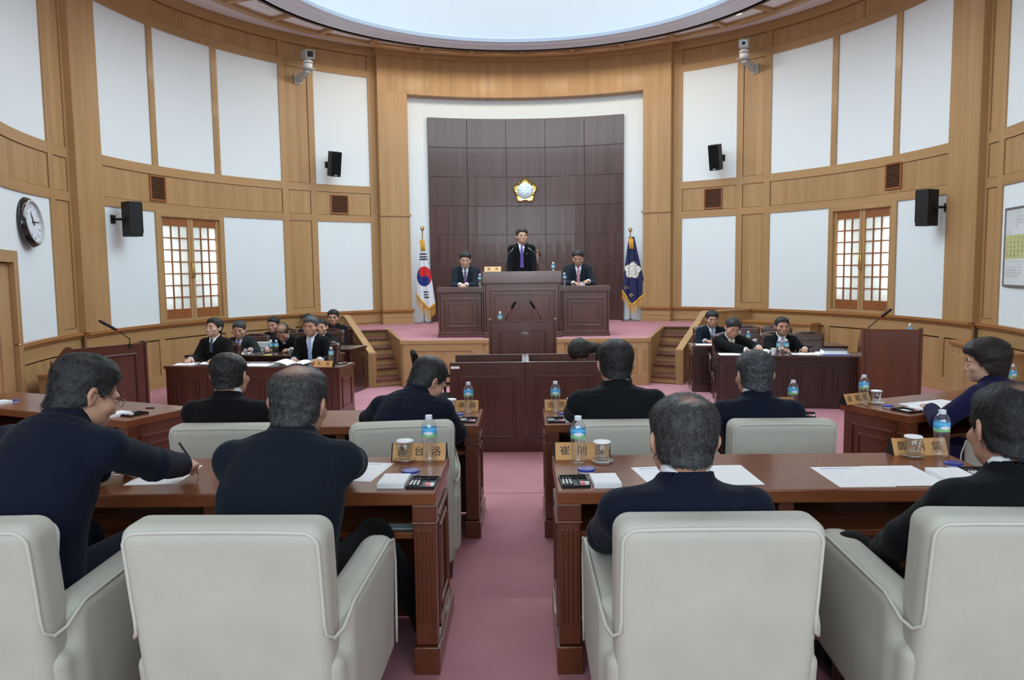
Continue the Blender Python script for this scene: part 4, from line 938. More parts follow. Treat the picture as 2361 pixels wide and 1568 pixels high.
# --- chair's podium and the clerks' desks on the platform
def bench(name,label,x0,x1,y0,dep,z0,zt,slab,cat='desk',group=None,m='mah'):
    t=thing(name,label,cat,((x0+x1)/2,y0,z0),0,group); hw=(x1-x0)/2; H=zt-z0; mm=M[m]
    obj('front',MB().box(-hw+.025,hw-.025,0,.04,.06,H-slab),mm,t,.003)
    for s in (-1,1): obj('side_panel',MB().box(min(s*hw,s*(hw-.04))-s*.025*0,max(s*hw,s*(hw-.04)),.0,dep,.06,H-slab),mm,t,.003)
    obj('top_slab',MB().box(-hw-.015,hw+.015,-.03,dep*.9,H-slab,H),M[m+'_x'],t,.006); obj('top_moulding',MB().box(-hw-.004,hw+.004,-.014,dep*.85,H-slab-.018,H-slab),mm,t,.004)
    obj('base',MB().box(-hw-.012,hw+.012,-.022,dep,0,.045),mm,t,.004); obj('base_moulding',MB().box(-hw-.005,hw+.005,-.012,dep,.045,.085),mm,t,.006)
    panel_on(t,-hw+.09,hw-.09,.16,H-slab-.09,0,mm,None,True,.026)
    return t
bench('podium','tall mahogany podium of the chairman at the platform centre',-.645,.568,12.25,.75,ZD,1.525,.185,'podium')
bench('clerk_desk','mahogany clerks desk on the platform, left of the podium',-1.385,-.66,12.42,.6,ZD,1.285,.09,'desk','clerks desks beside the podium')
bench('clerk_desk','mahogany clerks desk on the platform, right of the podium',.583,1.345,12.42,.6,ZD,1.285,.09,'desk','clerks desks beside the podium')
# --- officials' benches
def gov(label,p,q,dep,zt,n,m='dmah',end=True,group='long desks of the officials'):
    p,q=Vector((*p,FL)),Vector((*q,FL)); L=(q-p).length; a=math.atan2(q.y-p.y,q.x-p.x)
    t=thing('officials_desk',label,'desk',(p+q)/2,a,group); hw=L/2; H=zt-FL; mm=M[m]
    obj('front',MB().box(-hw+.02,hw-.02,0.02,.05,.05,H-.035),mm,t,.003)
    for s in (-1,1):
        e=obj('end_panel',MB().box(min(s*hw,s*(hw-.035)),max(s*hw,s*(hw-.035)),.02,dep-.02,0,H-.035),mm,t,.003)
        mb=MB(); X=s*hw
        for qd in ((.10,dep-.1,H-.16,H-.14),(.10,dep-.1,.16,.18),(.10,.12,.16,H-.14),(dep-.12,dep-.1,.16,H-.14)): mb.box(min(X,X+s*.01),max(X,X+s*.01),*qd)
        obj('end_moulding',mb,mm,e,.003)
    obj('desk_top',MB().box(-hw-.015,hw+.015,0,dep,H-.036,H),M[m+'_x'],t,.005)
    obj('base',MB().box(-hw-.006,hw+.006,.008,dep-.02,0,.09),mm,t,.004)
    for k in range(n): xa=-hw+.06+k*(2*hw-.12)/n; panel_on(t,xa+.05,xa+(2*hw-.12)/n-.05,.14,H-.12,.02,mm,None,True,.018)
    return t
gov('front reddish desk of the mayor at left with a name plate',(-4.45,9.45),(-2.22,9.14),.52,.42,5,'mah')
gov('second row dark desk at left with plastic cups and bottles',(-4.75,10.72),(-2.62,10.42),.48,.42,4)
gov('rearmost dark desk at left, beside the left flight of steps',(-4.6,11.75),(-2.58,11.30),.60,.42,4)
gov('front dark desk of the officials at right with two bottles',(2.47,10.0),(4.30,9.68),.50,.42,4)
gov('rear dark desk of the officials at right, beside the right flight of steps',(2.42,11.2),(4.55,11.0),.50,.42,4)
# --- leather chairs
def seat_sdf(P): return rbox(P,(0,.02,.43),(.25,.25,.06),.045)
def back_sdf(P):
    x,y,z=P[:,0],P[:,1],P[:,2]; yy=y+.22+(z-.5)*.18; q=np.stack([np.abs(x)-.245+.04,np.abs(yy)-.045+.04,np.abs(z-.70)-.27+.04],1)
    d=np.linalg.norm(np.maximum(q,0),axis=1)+np.minimum(q.max(1),0)-.04
    for zz in (.62,.86): d=d+.006*np.exp(-((z-zz)/.012)**2)*(yy>0)
    return d*.95
v,q=nets(seat_sdf,(-.28,-.27,.33),(.28,.31,.52),.013,1); LC={'seat':npmesh('seat',v,q)}
v,q=nets(back_sdf,(-.28,-.42,.40),(.28,-.10,1.0),.012,1); LC['backrest']=npmesh('backrest',v,q)
def leather_chair(label,loc,rz,group='brown leather chairs of the officials',first=[]):
    if first: return dup(first[0],loc,R(rz),label,group)
    t=thing('leather_chair',label,'chair',loc,R(rz),group)
    obj('seat',LC['seat'],M['leather'],t); obj('backrest',LC['backrest'],M['leather'],t)
    mb=MB(); mb.tube([(-.235,-.295,.925),(-.225,-.30,.95),(-.15,-.303,.962),(-.07,-.305,.978),(0,-.305,.972),(.07,-.305,.978),(.15,-.303,.962),(.225,-.30,.95),(.235,-.295,.925)],[.02,.024,.024,.03,.034,.03,.024,.024,.02],8); obj('carved_crest',mb,M['dmah'],t,smooth=True)
    for s in (-1,1):
        obj('arm',MB().tube([(s*.28,-.24,.66),(s*.29,-.05,.665),(s*.29,.18,.65),(s*.29,.22,.60),(s*.28,.20,.42)],.022,8),M['dmah'],t,smooth=True)
        for y in (-.20,.22): obj('leg',MB().tube([(s*.23,y,.40),(s*.24,y*1.08,.0)],[.026,.018],8),M['dmah'],t,smooth=True)
    first.append(t); return t
# --- flags
def flag(name,label,x,y,m,zt=2.36,seed=0):
    t=thing(name,label,'flag',(x,y,ZD))
    obj('base',MB().lathe([(.19,0),(.19,.012),(.05,.03),(.02,.05)],(0,0,0),24),M['steel'],t,smooth=40); obj('pole',MB().tube([(0,0,.04),(0,0,zt-ZD-.02)],.014,10),M['steel'],t,smooth=True)
    obj('finial',MB().lathe([(.012,-.07),(.012,-.045),(.03,-.035),(.042,0),(.03,.035),(.0001,.045)],(0,0,zt-ZD+.0),16),M['gold'],t,smooth=True)
    return t
# ---------------------------------------------------------------- flags, emblem, wall fittings
def textmesh(body,size,extrude=.0006,spacing=1.,align='CENTER'):
    c=D.curves.new('t','FONT'); c.body=body; c.size=size; c.extrude=extrude; c.align_x=align; c.align_y='CENTER'; c.space_character=spacing; c.resolution_u=3
    o=D.objects.new('t',c); m=D.meshes.new_from_object(o); D.objects.remove(o); D.curves.remove(c); return m
def text(name,body,size,m,parent,M4,**k):
    o=obj(name,textmesh(body,size,**k),m,parent); o.matrix_local=M4; return o
def cloth(t,prof,bottom,fr,mats,paint,PX,seed,rip=.022):
    # prof: rows (py, xl, xr); bottom: [(u, py)]; fr: [(u, py)] fringe tips; PX(px,py)->local x,z
    ny,nu=150,64; pys=[p[0] for p in prof]; y0=pys[0]; mb=MB(); pxs=[]
    def edge(u,py): a=np.interp(py,pys,[p[1] for p in prof]); b=np.interp(py,pys,[p[2] for p in prof]); return a+(b-a)*u
    yb=lambda u:np.interp(u,[b[0] for b in bottom],[b[1] for b in bottom]); yf=lambda u:np.interp(u,[b[0] for b in fr],[b[1] for b in fr])
    def dep(u,s): return -.055+rip*(.3+s)*math.sin(u*15+seed)+.012*s*math.sin(u*31+seed*2)
    for j in range(ny+1):
        for i in range(nu+1):
            u=i/nu; s=j/ny; py=y0+s*(yb(u)-y0); px=edge(u,py); x,z=PX(px,py); mb.v.append((x,dep(u,s),z)); pxs.append((px,py))
    for j in range(ny):
        for i in range(nu): a=j*(nu+1)+i; mb.f.append((a,a+1,a+nu+2,a+nu+1))
    m=mb.mesh('cloth')
    for q in mats: m.materials.append(q)
    for p in m.polygons:
        c=[pxs[v] for v in p.vertices]; p.material_index=paint(sum(a for a,b in c)/4,sum(b for a,b in c)/4); p.use_smooth=True
    o=D.objects.new('cloth',m); C.objects.link(o); o.parent=t
    so=o.modifiers.new('thickness','SOLIDIFY'); so.thickness=.003
    fm=MB(); n=72
    for i in range(n):
        u0,u1=i/n,(i+.62)/n; py=yb(u0); pf=yf(u0)+((i*37)%5-2)*.7
        a=PX(edge(u0,py),py-.5); b=PX(edge(u1,yb(u1)),yb(u1)-.5); k=PX(edge(u0,py)+.05*(pf-py)*math.sin(i*2.3),pf); l=PX(edge(u1,py)+.05*(pf-py)*math.sin(i*2.3),pf)
        e=dep(u0,1); fm.add([(a[0],e-.006,a[1]),(b[0],e-.006,b[1]),(l[0],e-.002,l[1]),(k[0],e-.002,k[1]),(a[0],e+.002,a[1]),(b[0],e+.002,b[1]),(l[0],e+.004,l[1]),(k[0],e+.004,k[1])],[(0,1,2,3),(7,6,5,4),(0,4,5,1),(3,2,6,7),(0,3,7,4),(1,5,6,2)])
    band=MB()
    for i in range(nu):
        u0,u1=i/nu,(i+1)/nu; q=[]
        for u in (u0,u1):
            py=yb(u); x,z=PX(edge(u,py-2.5),py-3.5); q.append((x,dep(u,.98)-.006,z)); x,z=PX(edge(u,py),py+3.5); q.append((x,dep(u,1)-.006,z))
        band.add(q,[(0,2,3,1)])
    fo=obj('fringe',fm,M['fringe'],t); fo['kind']='stuff'; obj('fringe_band',band,M['fringe'],t,smooth=True).modifiers.new('s','SOLIDIFY').thickness=.004
    return o
M['fringe']=mat('gold_fringe',(.72,.38,.045),.6); M['fwhite']=mat('flag_white',(.72,.73,.78),.7); M['fred']=mat('flag_red',(.62,.02,.03),.7); M['fblue']=mat('flag_blue',(.015,.03,.20),.7); M['fblack']=mat('flag_black',(.012,.014,.03),.7); M['fnavy']=mat('flag_navy',(.010,.014,.075),.7); M['fgold']=mat('flag_gold',(.55,.38,.12),.6)
S9=.0089
t1=flag('national_flag','white flag with a red and blue disc on the left stand',-2.07,15.95,None,2.41)
def paintL(px,py):
    dx,dy=(px-977.5)/17.2,(py-636)/22.8
    if dx*dx+dy*dy<1:
        # s-curve: red above right, blue below left
        c,s=math.cos(R(66)),math.sin(R(66)); a=dx*c+dy*s; b=dy*c-dx*s
        if (a+.5)**2+b*b<.25: return 1
        if (a-.5)**2+b*b<.25: return 2
        return 1 if b<0 else 2
    for (x0,x1,ys) in ((968.5,983.5,(585.2,591.5,597)),(975,987.5,(671.8,677.8,684))):
        for k,yy in enumerate(ys):
            w_=x0-.4*k if x0<970 else x0+.4*k; e=x1+.9*k if x0<970 else x1
            if w_<px<e and abs(py-yy)<1.75:
                if x0>970 and abs(px-984.5)<.7 and k<2: return 0
                return 3
    return 0
cloth(t1,[(570,972,978),(580,968.7,982),(606,964.5,988),(631,961,993),(661,958,997),(698,956.5,1001.5),(715,956.5,1001.5)],[(0,676),(.65,711),(1,699)],[(0,699),(.65,737),(1,721)],[M['fwhite'],M['fred'],M['fblue'],M['fblack']],paintL,lambda px,py:((px-974.5)*S9,(743.5-py)*S9),1)
t2=flag('council_flag','navy flag with a white flower emblem on the right stand',2.16,15.95,None,2.33)
def paintR(px,py):
    dx,dy=px-1457.6,py-625; r=math.hypot(dx,dy); th=math.atan2(dy,dx)
    pr=18.3+2.0*math.cos(5*(th-R(60)))-.9*abs(math.sin(7.5*(th-R(60))))
    if r<pr:
        if r>pr-1.0 or abs(r-9.6)<.7: return 2
        if r>9.6:
            k=(math.degrees(th)-60+36)%36
            return 2 if min(k,36-k)*R(1)*r<.55 else 1
        return 1
    return 0
cl=cloth(t2,[(549,1449,1461),(571,1445.5,1465.5),(609,1440.5,1474),(640,1437,1481),(669,1433.5,1485.5),(705,1433,1486.5)],[(0,671),(.42,705),(1,679)],[(0,690),(.42,725),(1,698)],[M['fnavy'],M['fwhite'],M['fgold']],paintR,lambda px,py:((px-1453)*S9,(740.5-py)*S9),2.4)
for ch,px,py,sz in (('의',1443.5,665.5,.105),('회',1454,682,.095)):
    text('lettering',ch,sz,M['fgold'],cl,Matrix.Translation(((px-1453)*S9,-.085,(740.5-py)*S9))@Matrix.Rotation(R(90),4,'X')@Matrix.Rotation(R(42),4,'Z'))
text('lettering','의회',.062,M['fgold'],cl,Matrix.Translation(((1457.6-1453)*S9,-.105,(740.5-625)*S9))@Matrix.Rotation(R(90),4,'X')@Matrix.Rotation(R(35),4,'Z'))
for t,zz in ((t1,1.62),(t2,1.60)):
    mb=MB()
    for k in range(5): mb.tube([(-.03+.015*k,-.03,zz+.05),(-.045+.022*k,-.065,zz+.10-.02*abs(k-2)),(-.03+.018*k,-.07,zz-.02),(-.02+.018*k,-.07,zz-.14)],.011,6)
    obj('tassel',mb,M['fringe'],t,smooth=True)
# emblem on the dark panels
em=thing('emblem','gold five petalled emblem with silver centre on the dark panels','emblem',(.035,16.575,3.20))
mb=MB(); n=100; pts=[]
for k in range(n):
    th=2*PI*k/n; r=.245+.030*math.cos(5*(th-PI/2))-.012*abs(math.sin(10*(th-PI/2))); pts.append((r*math.cos(th),r*math.sin(th)))
vs=[(x*.97,0,z*.97) for x,z in pts]+[(x,-.03,z) for x,z in pts]+[(x*.9,-.05,z*.9) for x,z in pts]+[(x*.62,-.035,z*.62) for x,z in pts]
fs=[(j*n+k,j*n+(k+1)%n,(j+1)*n+(k+1)%n,(j+1)*n+k) for j in range(3) for k in range(n)]+[tuple(range(3*n,4*n))]
mb.add(vs,fs); obj('petals',mb,M['gold'],em,smooth=45)
mb=MB()
for k in range(5):
    a=PI/2+PI/5+2*PI*k/5; mb.tube([(.15*math.cos(a),-.048,.15*math.sin(a)),(.235*math.cos(a),-.05,.235*math.sin(a))],.007,6)
obj('petal_vein',mb,M['gold'],em,smooth=True)['kind']='stuff'
mb=MB(); mb.lathe([(.165,-.0),(.165,.055),(.15,.062),(.0001,.062)],(0,0,0),36); mb.xf(Matrix.Rotation(R(90),4,'X')); obj('centre_disc',mb,mat('satin_silver',(.5,.56,.62),.45,.6),em,smooth=40)
text('lettering','의회',.175,M['chrome'],em,Matrix.Translation((0,-.064,0))@Matrix.Rotation(R(90),4,'X')@Matrix.Diagonal((.78,1.25,1,1)),extrude=.008)
def on_wall(r,a,z): return Matrix.Translation((0,YC,0))@Matrix.Rotation(-R(a),4,'Z')@Matrix.Translation((0,r,z))   # local -Y points into the room
# ventilation grilles
def vent(label,a,z,w,h):
    t=thing('vent',label,'vent',(0,0,0),0,'wooden slatted vents in the panelled band'); t.matrix_world=on_wall(5.985,a,z)
    obj('frame',MB().box(-w/2,w/2,-.025,.0,h/2-.028,h/2).box(-w/2,w/2,-.025,0,-h/2,-h/2+.028).box(-w/2,-w/2+.028,-.025,0,-h/2+.028,h/2-.028).box(w/2-.028,w/2,-.025,0,-h/2+.028,h/2-.028),M['shoji'],t,.003)
    obj('back',MB().box(-w/2+.02,w/2-.02,-.004,.0,-h/2+.02,h/2-.02),M['black'],t)
    for k in range(11): z0=-h/2+.04+k*(h-.08)/10; o=obj('slat',MB().box(-w/2+.028,w/2-.028,-.020,-.004,-.0035,.0035),M['shoji'],t); o.location=(0,0,z0); o.rotation_euler=(R(22),0,0)
vent('slatted vent at left between clock wall and window, highest at left',-73.6,2.89,.34,.40); vent('slatted vent at left beside the platform bay',-37.1,2.865,.38,.38); vent('slatted vent at right beside the platform bay',37.9,2.875,.38,.40); vent('slatted vent at right above the window, highest at right',73.3,2.92,.34,.41)
# wall loudspeakers
def speaker(label,a,z,w,h,yaw,tilt,stand=.16,sx=1):
    t=thing('loudspeaker',label,'speaker',(0,0,0),0,'black wall loudspeakers'); t.matrix_world=on_wall(5.985,a,z)
    b=MB().box(-w/2,w/2,-.19,0,-h/2,h/2); L=Matrix.Translation((0,-stand,0))@Matrix.Rotation(R(yaw),4,'Z')@Matrix.Rotation(R(tilt),4,'X')
    o=obj('cabinet',b,M['black'],t,.008); o.matrix_local=L
    g=obj('grille',MB().box(-w/2+.008,w/2-.008,-.202,-.19,-h/2+.05,h/2-.008),M['cloth_black'],o,.003); obj('badge',MB().box(-.028,.022,-.1935,-.19,-h/2+.016,-h/2+.034),M['grey'],o)
    obj('bracket',MB().tube([(0,0,0),(sx*.03,-stand*.6,0),(0,-stand,0)],.018,8).box(-.05,.05,-.012,0,-.06,.06),M['black'],t)
    return t
speaker('black wall loudspeaker above the left window, left white panel',-83.4,2.35,.235,.50,60,0,.20); speaker('black wall loudspeaker high on the left upper panel by the platform',-39.2,3.615,.20,.46,-2,12,.22); speaker('black wall loudspeaker high on the right upper panel by the platform',39.6,3.63,.20,.47,4,12,.22); speaker('black wall loudspeaker right of the right window',84.4,2.35,.245,.51,-66,0,.20)
# cameras on brackets
def cctv(label,a,z,yaw,side):
    t=thing('wall_camera',label,'camera',(0,0,0),0,'white cameras on wall brackets'); t.matrix_world=on_wall(5.97,a,z)
    obj('wall_plate',MB().box(-.07,.07,-.015,0,-.09,.09),M['grey'],t,.004)
    mb=MB(); mb.add([(-.035,-.01,-.08),(.035,-.01,-.08),(.035,-.01,.07),(-.035,-.01,.07),(-.05,-.40,.05),(.05,-.40,.05),(.05,-.40,.10),(-.05,-.40,.10)],[(0,1,2,3),(7,6,5,4),(0,4,5,1),(1,5,6,2),(2,6,7,3),(3,7,4,0)]); obj('arm',mb,M['grey'],t,.006)
    obj('base_plate',MB().box(-.10,.10,-.50,-.30,.10,.118),M['grey'],t,.004)
    obj('pan_head',MB().lathe([(.06,0),(.08,.02),(.08,.08),(.07,.09),(.07,.10),(.085,.105),(.085,.13),(.06,.145),(.05,.17)],(0,-.40,.118),20),M['whitep'],t,smooth=40)
    obj('pan_gap',MB().lathe([(.0705,.088),(.0705,.102)],(0,-.40,.118),20,False),M['black'],t)
    L=Matrix.Translation((0,-.40,.37))@Matrix.Rotation(R(yaw),4,'Z')@Matrix.Rotation(R(10),4,'X')
    mb=MB(); mb.add([(-.085,-.17,-.075),(.085,-.17,-.075),(.085,-.17,.075),(-.085,-.17,.075),(-.085,.16,-.075),(.085,.16,-.075),(.085,.16,.085),(-.085,.16,.085)],[(0,1,2,3),(7,6,5,4),(0,4,5,1),(1,5,6,2),(2,6,7,3),(3,7,4,0)])
    o=obj('housing',mb,M['grey'],t,.012); o.matrix_local=L
    obj('window_glass',MB().box(-.06,.06,-.174,-.168,-.055,.055),M['glassblk'],o,.004); mb=MB().lathe([(.03,0),(.03,.012),(.018,.013),(.0001,.006)],(0,0,0),16); mb.xf(Matrix.Translation((0,-.174,0))@Matrix.Rotation(R(90),4,'X')); obj('lens',mb,M['black'],o,smooth=True)
cctv('white camera on a bracket on the left narrow post',-44.6,5.14,-14,1); cctv('white camera on a bracket on the right narrow post',45.8,5.17,28,-1)
# clock
ck=thing('clock','round black rimmed clock with arabic numerals on the left wall','clock'); ck.matrix_world=on_wall(6.06,-102.7,2.18)@Matrix.Rotation(R(-6),4,'X')
RX=Matrix.Rotation(R(90),4,'X')
obj('rim',MB().lathe([(.26,0),(.295,.012),(.30,.035),(.292,.045),(.290,.06),(.278,.075),(.27,.085),(.258,.092)],(0,0,0),48,False).xf(RX),mat('gloss_black',(.012,.012,.014),.12,0,.5),ck,smooth=35)
obj('inner_ring',MB().lathe([(.262,.09),(.255,.098),(.238,.095),(.232,.07)],(0,0,0),48,False).xf(RX),M['grey'],ck,smooth=True)
fc=obj('face',MB().lathe([(.236,.068),(.0001,.068)],(0,0,0),48,False).xf(RX),mat('clock_face',(.72,.74,.82),.35,0,.3),ck)
for k in range(1,13):
    a=R(90-30*k); text('numeral',str(k),.066,M['ink'],fc,Matrix.Translation((.19*math.cos(a),-.0688,.19*math.sin(a)))@RX)
for nm,a,L,w_ in (('hour_hand',18,.12,.012),('minute_hand',-89,.165,.008)):
    o=obj(nm,MB().add([(-w_,-.0,-.04),(w_,0,-.04),(w_*.5,0,L),(-w_*.5,0,L),(-w_,-.003,-.04),(w_,-.003,-.04),(w_*.5,-.003,L),(-w_*.5,-.003,L)],[(0,1,2,3),(7,6,5,4),(0,4,5,1),(1,5,6,2),(2,6,7,3),(3,7,4,0)]),M['ink'],ck); o.location=(0,-.074,0); o.rotation_euler=(0,R(-a),0)
obj('dial_mark',MB().box(-.006,.006,-.0695,-.068,.125,.14),M['red'],fc)
# wall calendar on the right
cb=thing('calendar','framed three month calendar board cut by the right picture edge','calendar'); cb.matrix_world=on_wall(6.065,100.3,1.75)
W_,H_=.80,.92
obj('board',MB().box(-W_/2,W_/2,-.02,0,-H_/2,H_/2),mat('calendar_sheet',(.66,.70,.71),.35,0,.4),cb); obj('frame',MB().box(-W_/2-.02,W_/2+.02,-.03,0,H_/2,H_/2+.025).box(-W_/2-.02,W_/2+.02,-.03,0,-H_/2-.025,-H_/2).box(-W_/2-.025,-W_/2,-.03,0,-H_/2-.025,H_/2+.025).box(W_/2,W_/2+.025,-.03,0,-H_/2-.025,H_/2+.025),mat('frame_grey',(.20,.19,.18),.4,.4),cb,.003)
obj('month_block',MB().box(-W_/2+.01,W_/2-.01,-.0215,-.019,-.14,.15),mat('pale_yellow',(.50,.51,.22),.5),cb)
def month(x0,z0,dx,dz,first,days,size,name):
    for d in range(1,days+1):
        k=first+d-1; c,r_=k%7,k//7; text(name,str(d),size,M['calred'] if c==0 else M['calink'],cb,Matrix.Translation((x0+c*dx,-.0222,z0-r_*dz))@RX,extrude=.0002)
M['calred']=mat('calendar_red',(.65,.16,.08),.6); M['calink']=mat('calendar_ink',(.05,.055,.06),.6)
# seen from the room the wall's left side is the frame's left: columns run from the near edge
month(-W_/2+.06,.105,.105,.052,1,31,.045,'date'); month(-W_/2+.30,.40,.066,.036,1,28,.026,'date'); month(-W_/2+.05,-.21,.066,.036,4,30,.026,'date')
text('month_number','3',.05,M['calink'],cb,Matrix.Translation((-W_/2+.13,-.0222,.18))@RX,extrude=.0002); obj('rule',MB().box(-W_/2+.02,W_/2-.02,-.0212,-.019,-.176,-.172).box(-W_/2+.25,W_/2-.02,-.0212,-.019,.428,.432),mat('rule_green',(.35,.42,.15),.6),cb)
# red arrow sticker
ex=thing('arrow_sticker','red sticker with a downward arrow beside the left door','sticker'); ex.matrix_world=on_wall(6.045,-108.05,.43)
obj('panel',MB().box(-.05,.05,-.004,0,.03,.095),M['red'],ex); obj('arrow',MB().add([(x,y,z) for y in (-.004,0) for x,z in ((-.014,.03),(.014,.03),(.014,-.03),(.035,-.03),(0,-.085),(-.035,-.03),(-.014,-.03))],[(0,1,2,3,4,5,6),(13,12,11,10,9,8,7)]+[(i,(i+1)%7,7+(i+1)%7,7+i) for i in range(7)]),M['red'],ex)
text('lettering','소화기',.034,M['paper'],ex,Matrix.Translation((0,-.005,.062))@RX,extrude=.0003)
# ---------------------------------------------------------------- things on the desks
BOT=[(.0001,.004),(.022,.0),(.029,.004),(.0315,.012)]+[(.0315-(.0016 if k%2 else 0),.018+.008*k) for k in range(11)]+[(.0318,.108),(.0325,.112),(.0325,.158),(.031,.166),(.026,.180),(.018,.190),(.0135,.194),(.0135,.198)]
bm_=MB().lathe(BOT,(0,0,0),20).mesh('bottle'); wm_=MB().lathe([(.0001,.006),(.027,.007),(.0295,.015),(.0295,.10),(.0001,.10)],(0,0,0),16).mesh('w')
cm_=MB().lathe([(.0155,.190),(.0155,.206),(.0145,.208),(.0001,.208)],(0,0,0),18).mesh('cap')
lm=[MB().lathe([(.0331,a),(.0331,b)],(0,0,0),20,False).mesh('band') for a,b in ((.116,.129),(.129,.143),(.143,.156))]
for m_ in [bm_]+lm:
    for p in m_.polygons: p.use_smooth=True
LB=[mat('label_green',(.22,.55,.24),.4),mat('label_blue',(.06,.36,.72),.4),mat('label_cyan',(.12,.5,.85),.4),mat('label_white',(.78,.8,.88),.4)]
# the white cloud on the label covers only the front
wf=MB(); 
for k in range(9):
    a=-PI/2-.75+1.5*k/8; hh=.0075*math.sin(PI*k/8)+.0005; wf.v+=[(.0335*math.cos(a),.0335*math.sin(a),.134-hh),(.0335*math.cos(a),.0335*math.sin(a),.134+hh)]
wf.f=[(2*k,2*k+2,2*k+3,2*k+1) for k in range(8)]; wfm=wf.mesh('label_mark')
def bottle(label,x,y,z,s=1.,rz=0,group='water bottles on the desks'):
    t=thing('water_bottle',label,'bottle',(x,y,z),rz,group); t.scale=(s,s,s)
    obj('bottle_body',bm_,M['glass'],t); obj('cap',cm_,M['capw'],t)
    l=obj('label',lm[1],LB[1],t)
    for m_,q in ((lm[0],LB[0]),(lm[2],LB[2]),(wfm,LB[3])): obj('label_band',m_,q,l)
    return t
M['capw']=mat('white_cap',(.68,.72,.80),.5)
gm=MB().lathe([(.0001,.010),(.026,.010),(.029,.014),(.0335,.085),(.0322,.086),(.0285,.024),(.0001,.020)],(0,0,0),24).mesh('glass_body'); sm_=MB().lathe([(.0001,.003),(.03,.003),(.033,0),(.046,.006),(.050,.013),(.047,.014),(.03,.009),(.0001,.009)],(0,0,0),24).mesh('coaster'); lid=MB().lathe([(.0375,.087),(.0385,.089),(.036,.0935),(.0001,.095)],(0,0,0),28).mesh('lid')
lid.materials.append(M['paper'])
for m_ in (gm,sm_,lid):
    for p in m_.polygons: p.use_smooth=True
def glass(label,x,y,z,group='covered drinking glasses on glass coasters'):
    c=thing('glass_coaster',label.replace('drinking glass','coaster').replace('covered','round glass'),'coaster',(x,y,z),0,'glass coasters'); obj('dish',sm_,M['crystal'],c)
    t=thing('drinking_glass',label,'glass',(x,y,z+.0),0,group); obj('glass_body',gm,M['water'],t); obj('paper_lid',lid,None,t)
PLm=MB().add([(-.1175,-.035,0),(.1175,-.035,0),(.1175,.035,0),(-.1175,.035,0),(-.1175,0,.07),(.1175,0,.07)],[(3,2,1,0),(0,1,5,4),(2,3,4,5)]); PLe=[MB().add([(s*.1175,-.037,0),(s*.1175,.037,0),(s*.1175,0,.072),(s*.1225,-.037,0),(s*.1225,.037,0),(s*.1225,0,.072)],[(0,1,2),(5,4,3),(0,3,4,1),(1,4,5,2),(2,5,3,0)]) for s in (-1,1)]
PLM=PLm.mesh('plate_body'); PLM.materials.append(M['plate']); PLE=[e.mesh('plate_end') for e in PLe]
def plate(label,x,y,z,txt,rz=0,s=1.):
    t=thing('name_plate',label,'name plate',(x,y,z),rz,'wooden name plates on the desks'); t.scale=(s,s,s)
    b=obj('plate_body',PLM,None,t)
    for e in PLE: obj('plate_end',e,M['black'],t)
    n_=len(txt)
    for k,chh in enumerate(txt): text('character',chh,.046,M['ink'],b,Matrix.Translation(((k-(n_-1)/2)*(.075 if n_==3 else .11),-.0183,.035))@Matrix.Rotation(R(63.4),4,'X'),extrude=.0004)
dm=[MB().lathe([(.034,0),(.036,.004),(.036,.006)],(0,0,0),28).mesh('base'),MB().lathe([(.037,.006),(.037,.013),(.034,.016),(.022,.0165),(.0001,.0165)],(0,0,0),28).mesh('lid')]
def disc(label,x,y,z):
    t=thing('stamp_pad',label,'stamp pad',(x,y,z),0,'round blue stamp pads'); obj('pad_base',dm[0],M['whitep'],t); obj('pad_lid',dm[1],M['blue'],t)
def pad(label,x,y,z,rz=0,w=.105,d=.15,h=.02):
    t=obj('memo_pad',MB().box(-w/2,w/2,-d/2,d/2,0,h),M['paper'],bev=.001); tag(t,label,'memo pad','white memo pads'); t.location=(x,y,z); t.rotation_euler=(0,0,rz)
    obj('printed_line',MB().box(-w/2+.01,w/2-.01,-d/2+.012,-d/2+.014,h,h+.0004),M['sheetblue'],t)
TRm=MB().box(-.055,.055,-.075,.075,0,.003); 
for q in ((-.055,-.051,-.075,.075,.003,.011),(.051,.055,-.075,.075,.003,.011),(-.051,.051,-.075,-.071,.003,.010),(-.051,.051,.071,.075,.003,.012),(-.008,-.006,-.071,.046,.003,.009),(.015,.017,-.071,.046,.003,.009),(-.051,.051,.046,.049,.003,.010),(.017,.051,-.022,-.02,.003,.008)): TRm.box(*q)
TRM=TRm.mesh('tray'); PENb=MB().lathe([(.0001,-.05),(.0045,-.05),(.0048,.028),(.0001,.029)],(0,0,0),10).xf(Matrix.Rotation(R(-90),4,'X')).mesh('barrel'); PENc=MB().lathe([(.0054,.024),(.0054,.054),(.0001,.055)],(0,0,0),10).xf(Matrix.Rotation(R(-90),4,'X')).mesh('cap'); PENe=MB().lathe([(.0001,-.055),(.0049,-.055),(.0049,-.046)],(0,0,0),10).xf(Matrix.Rotation(R(-90),4,'X')).mesh('end')
ERm=[MB().box(-.008,.008,-.017,.012,0,.011).mesh('eraser'),MB().box(-.0085,.0085,-.003,.018,-.0005,.0115).mesh('sleeve')]
for m_ in (PENb,PENc,PENe):
    for p in m_.polygons: p.use_smooth=True
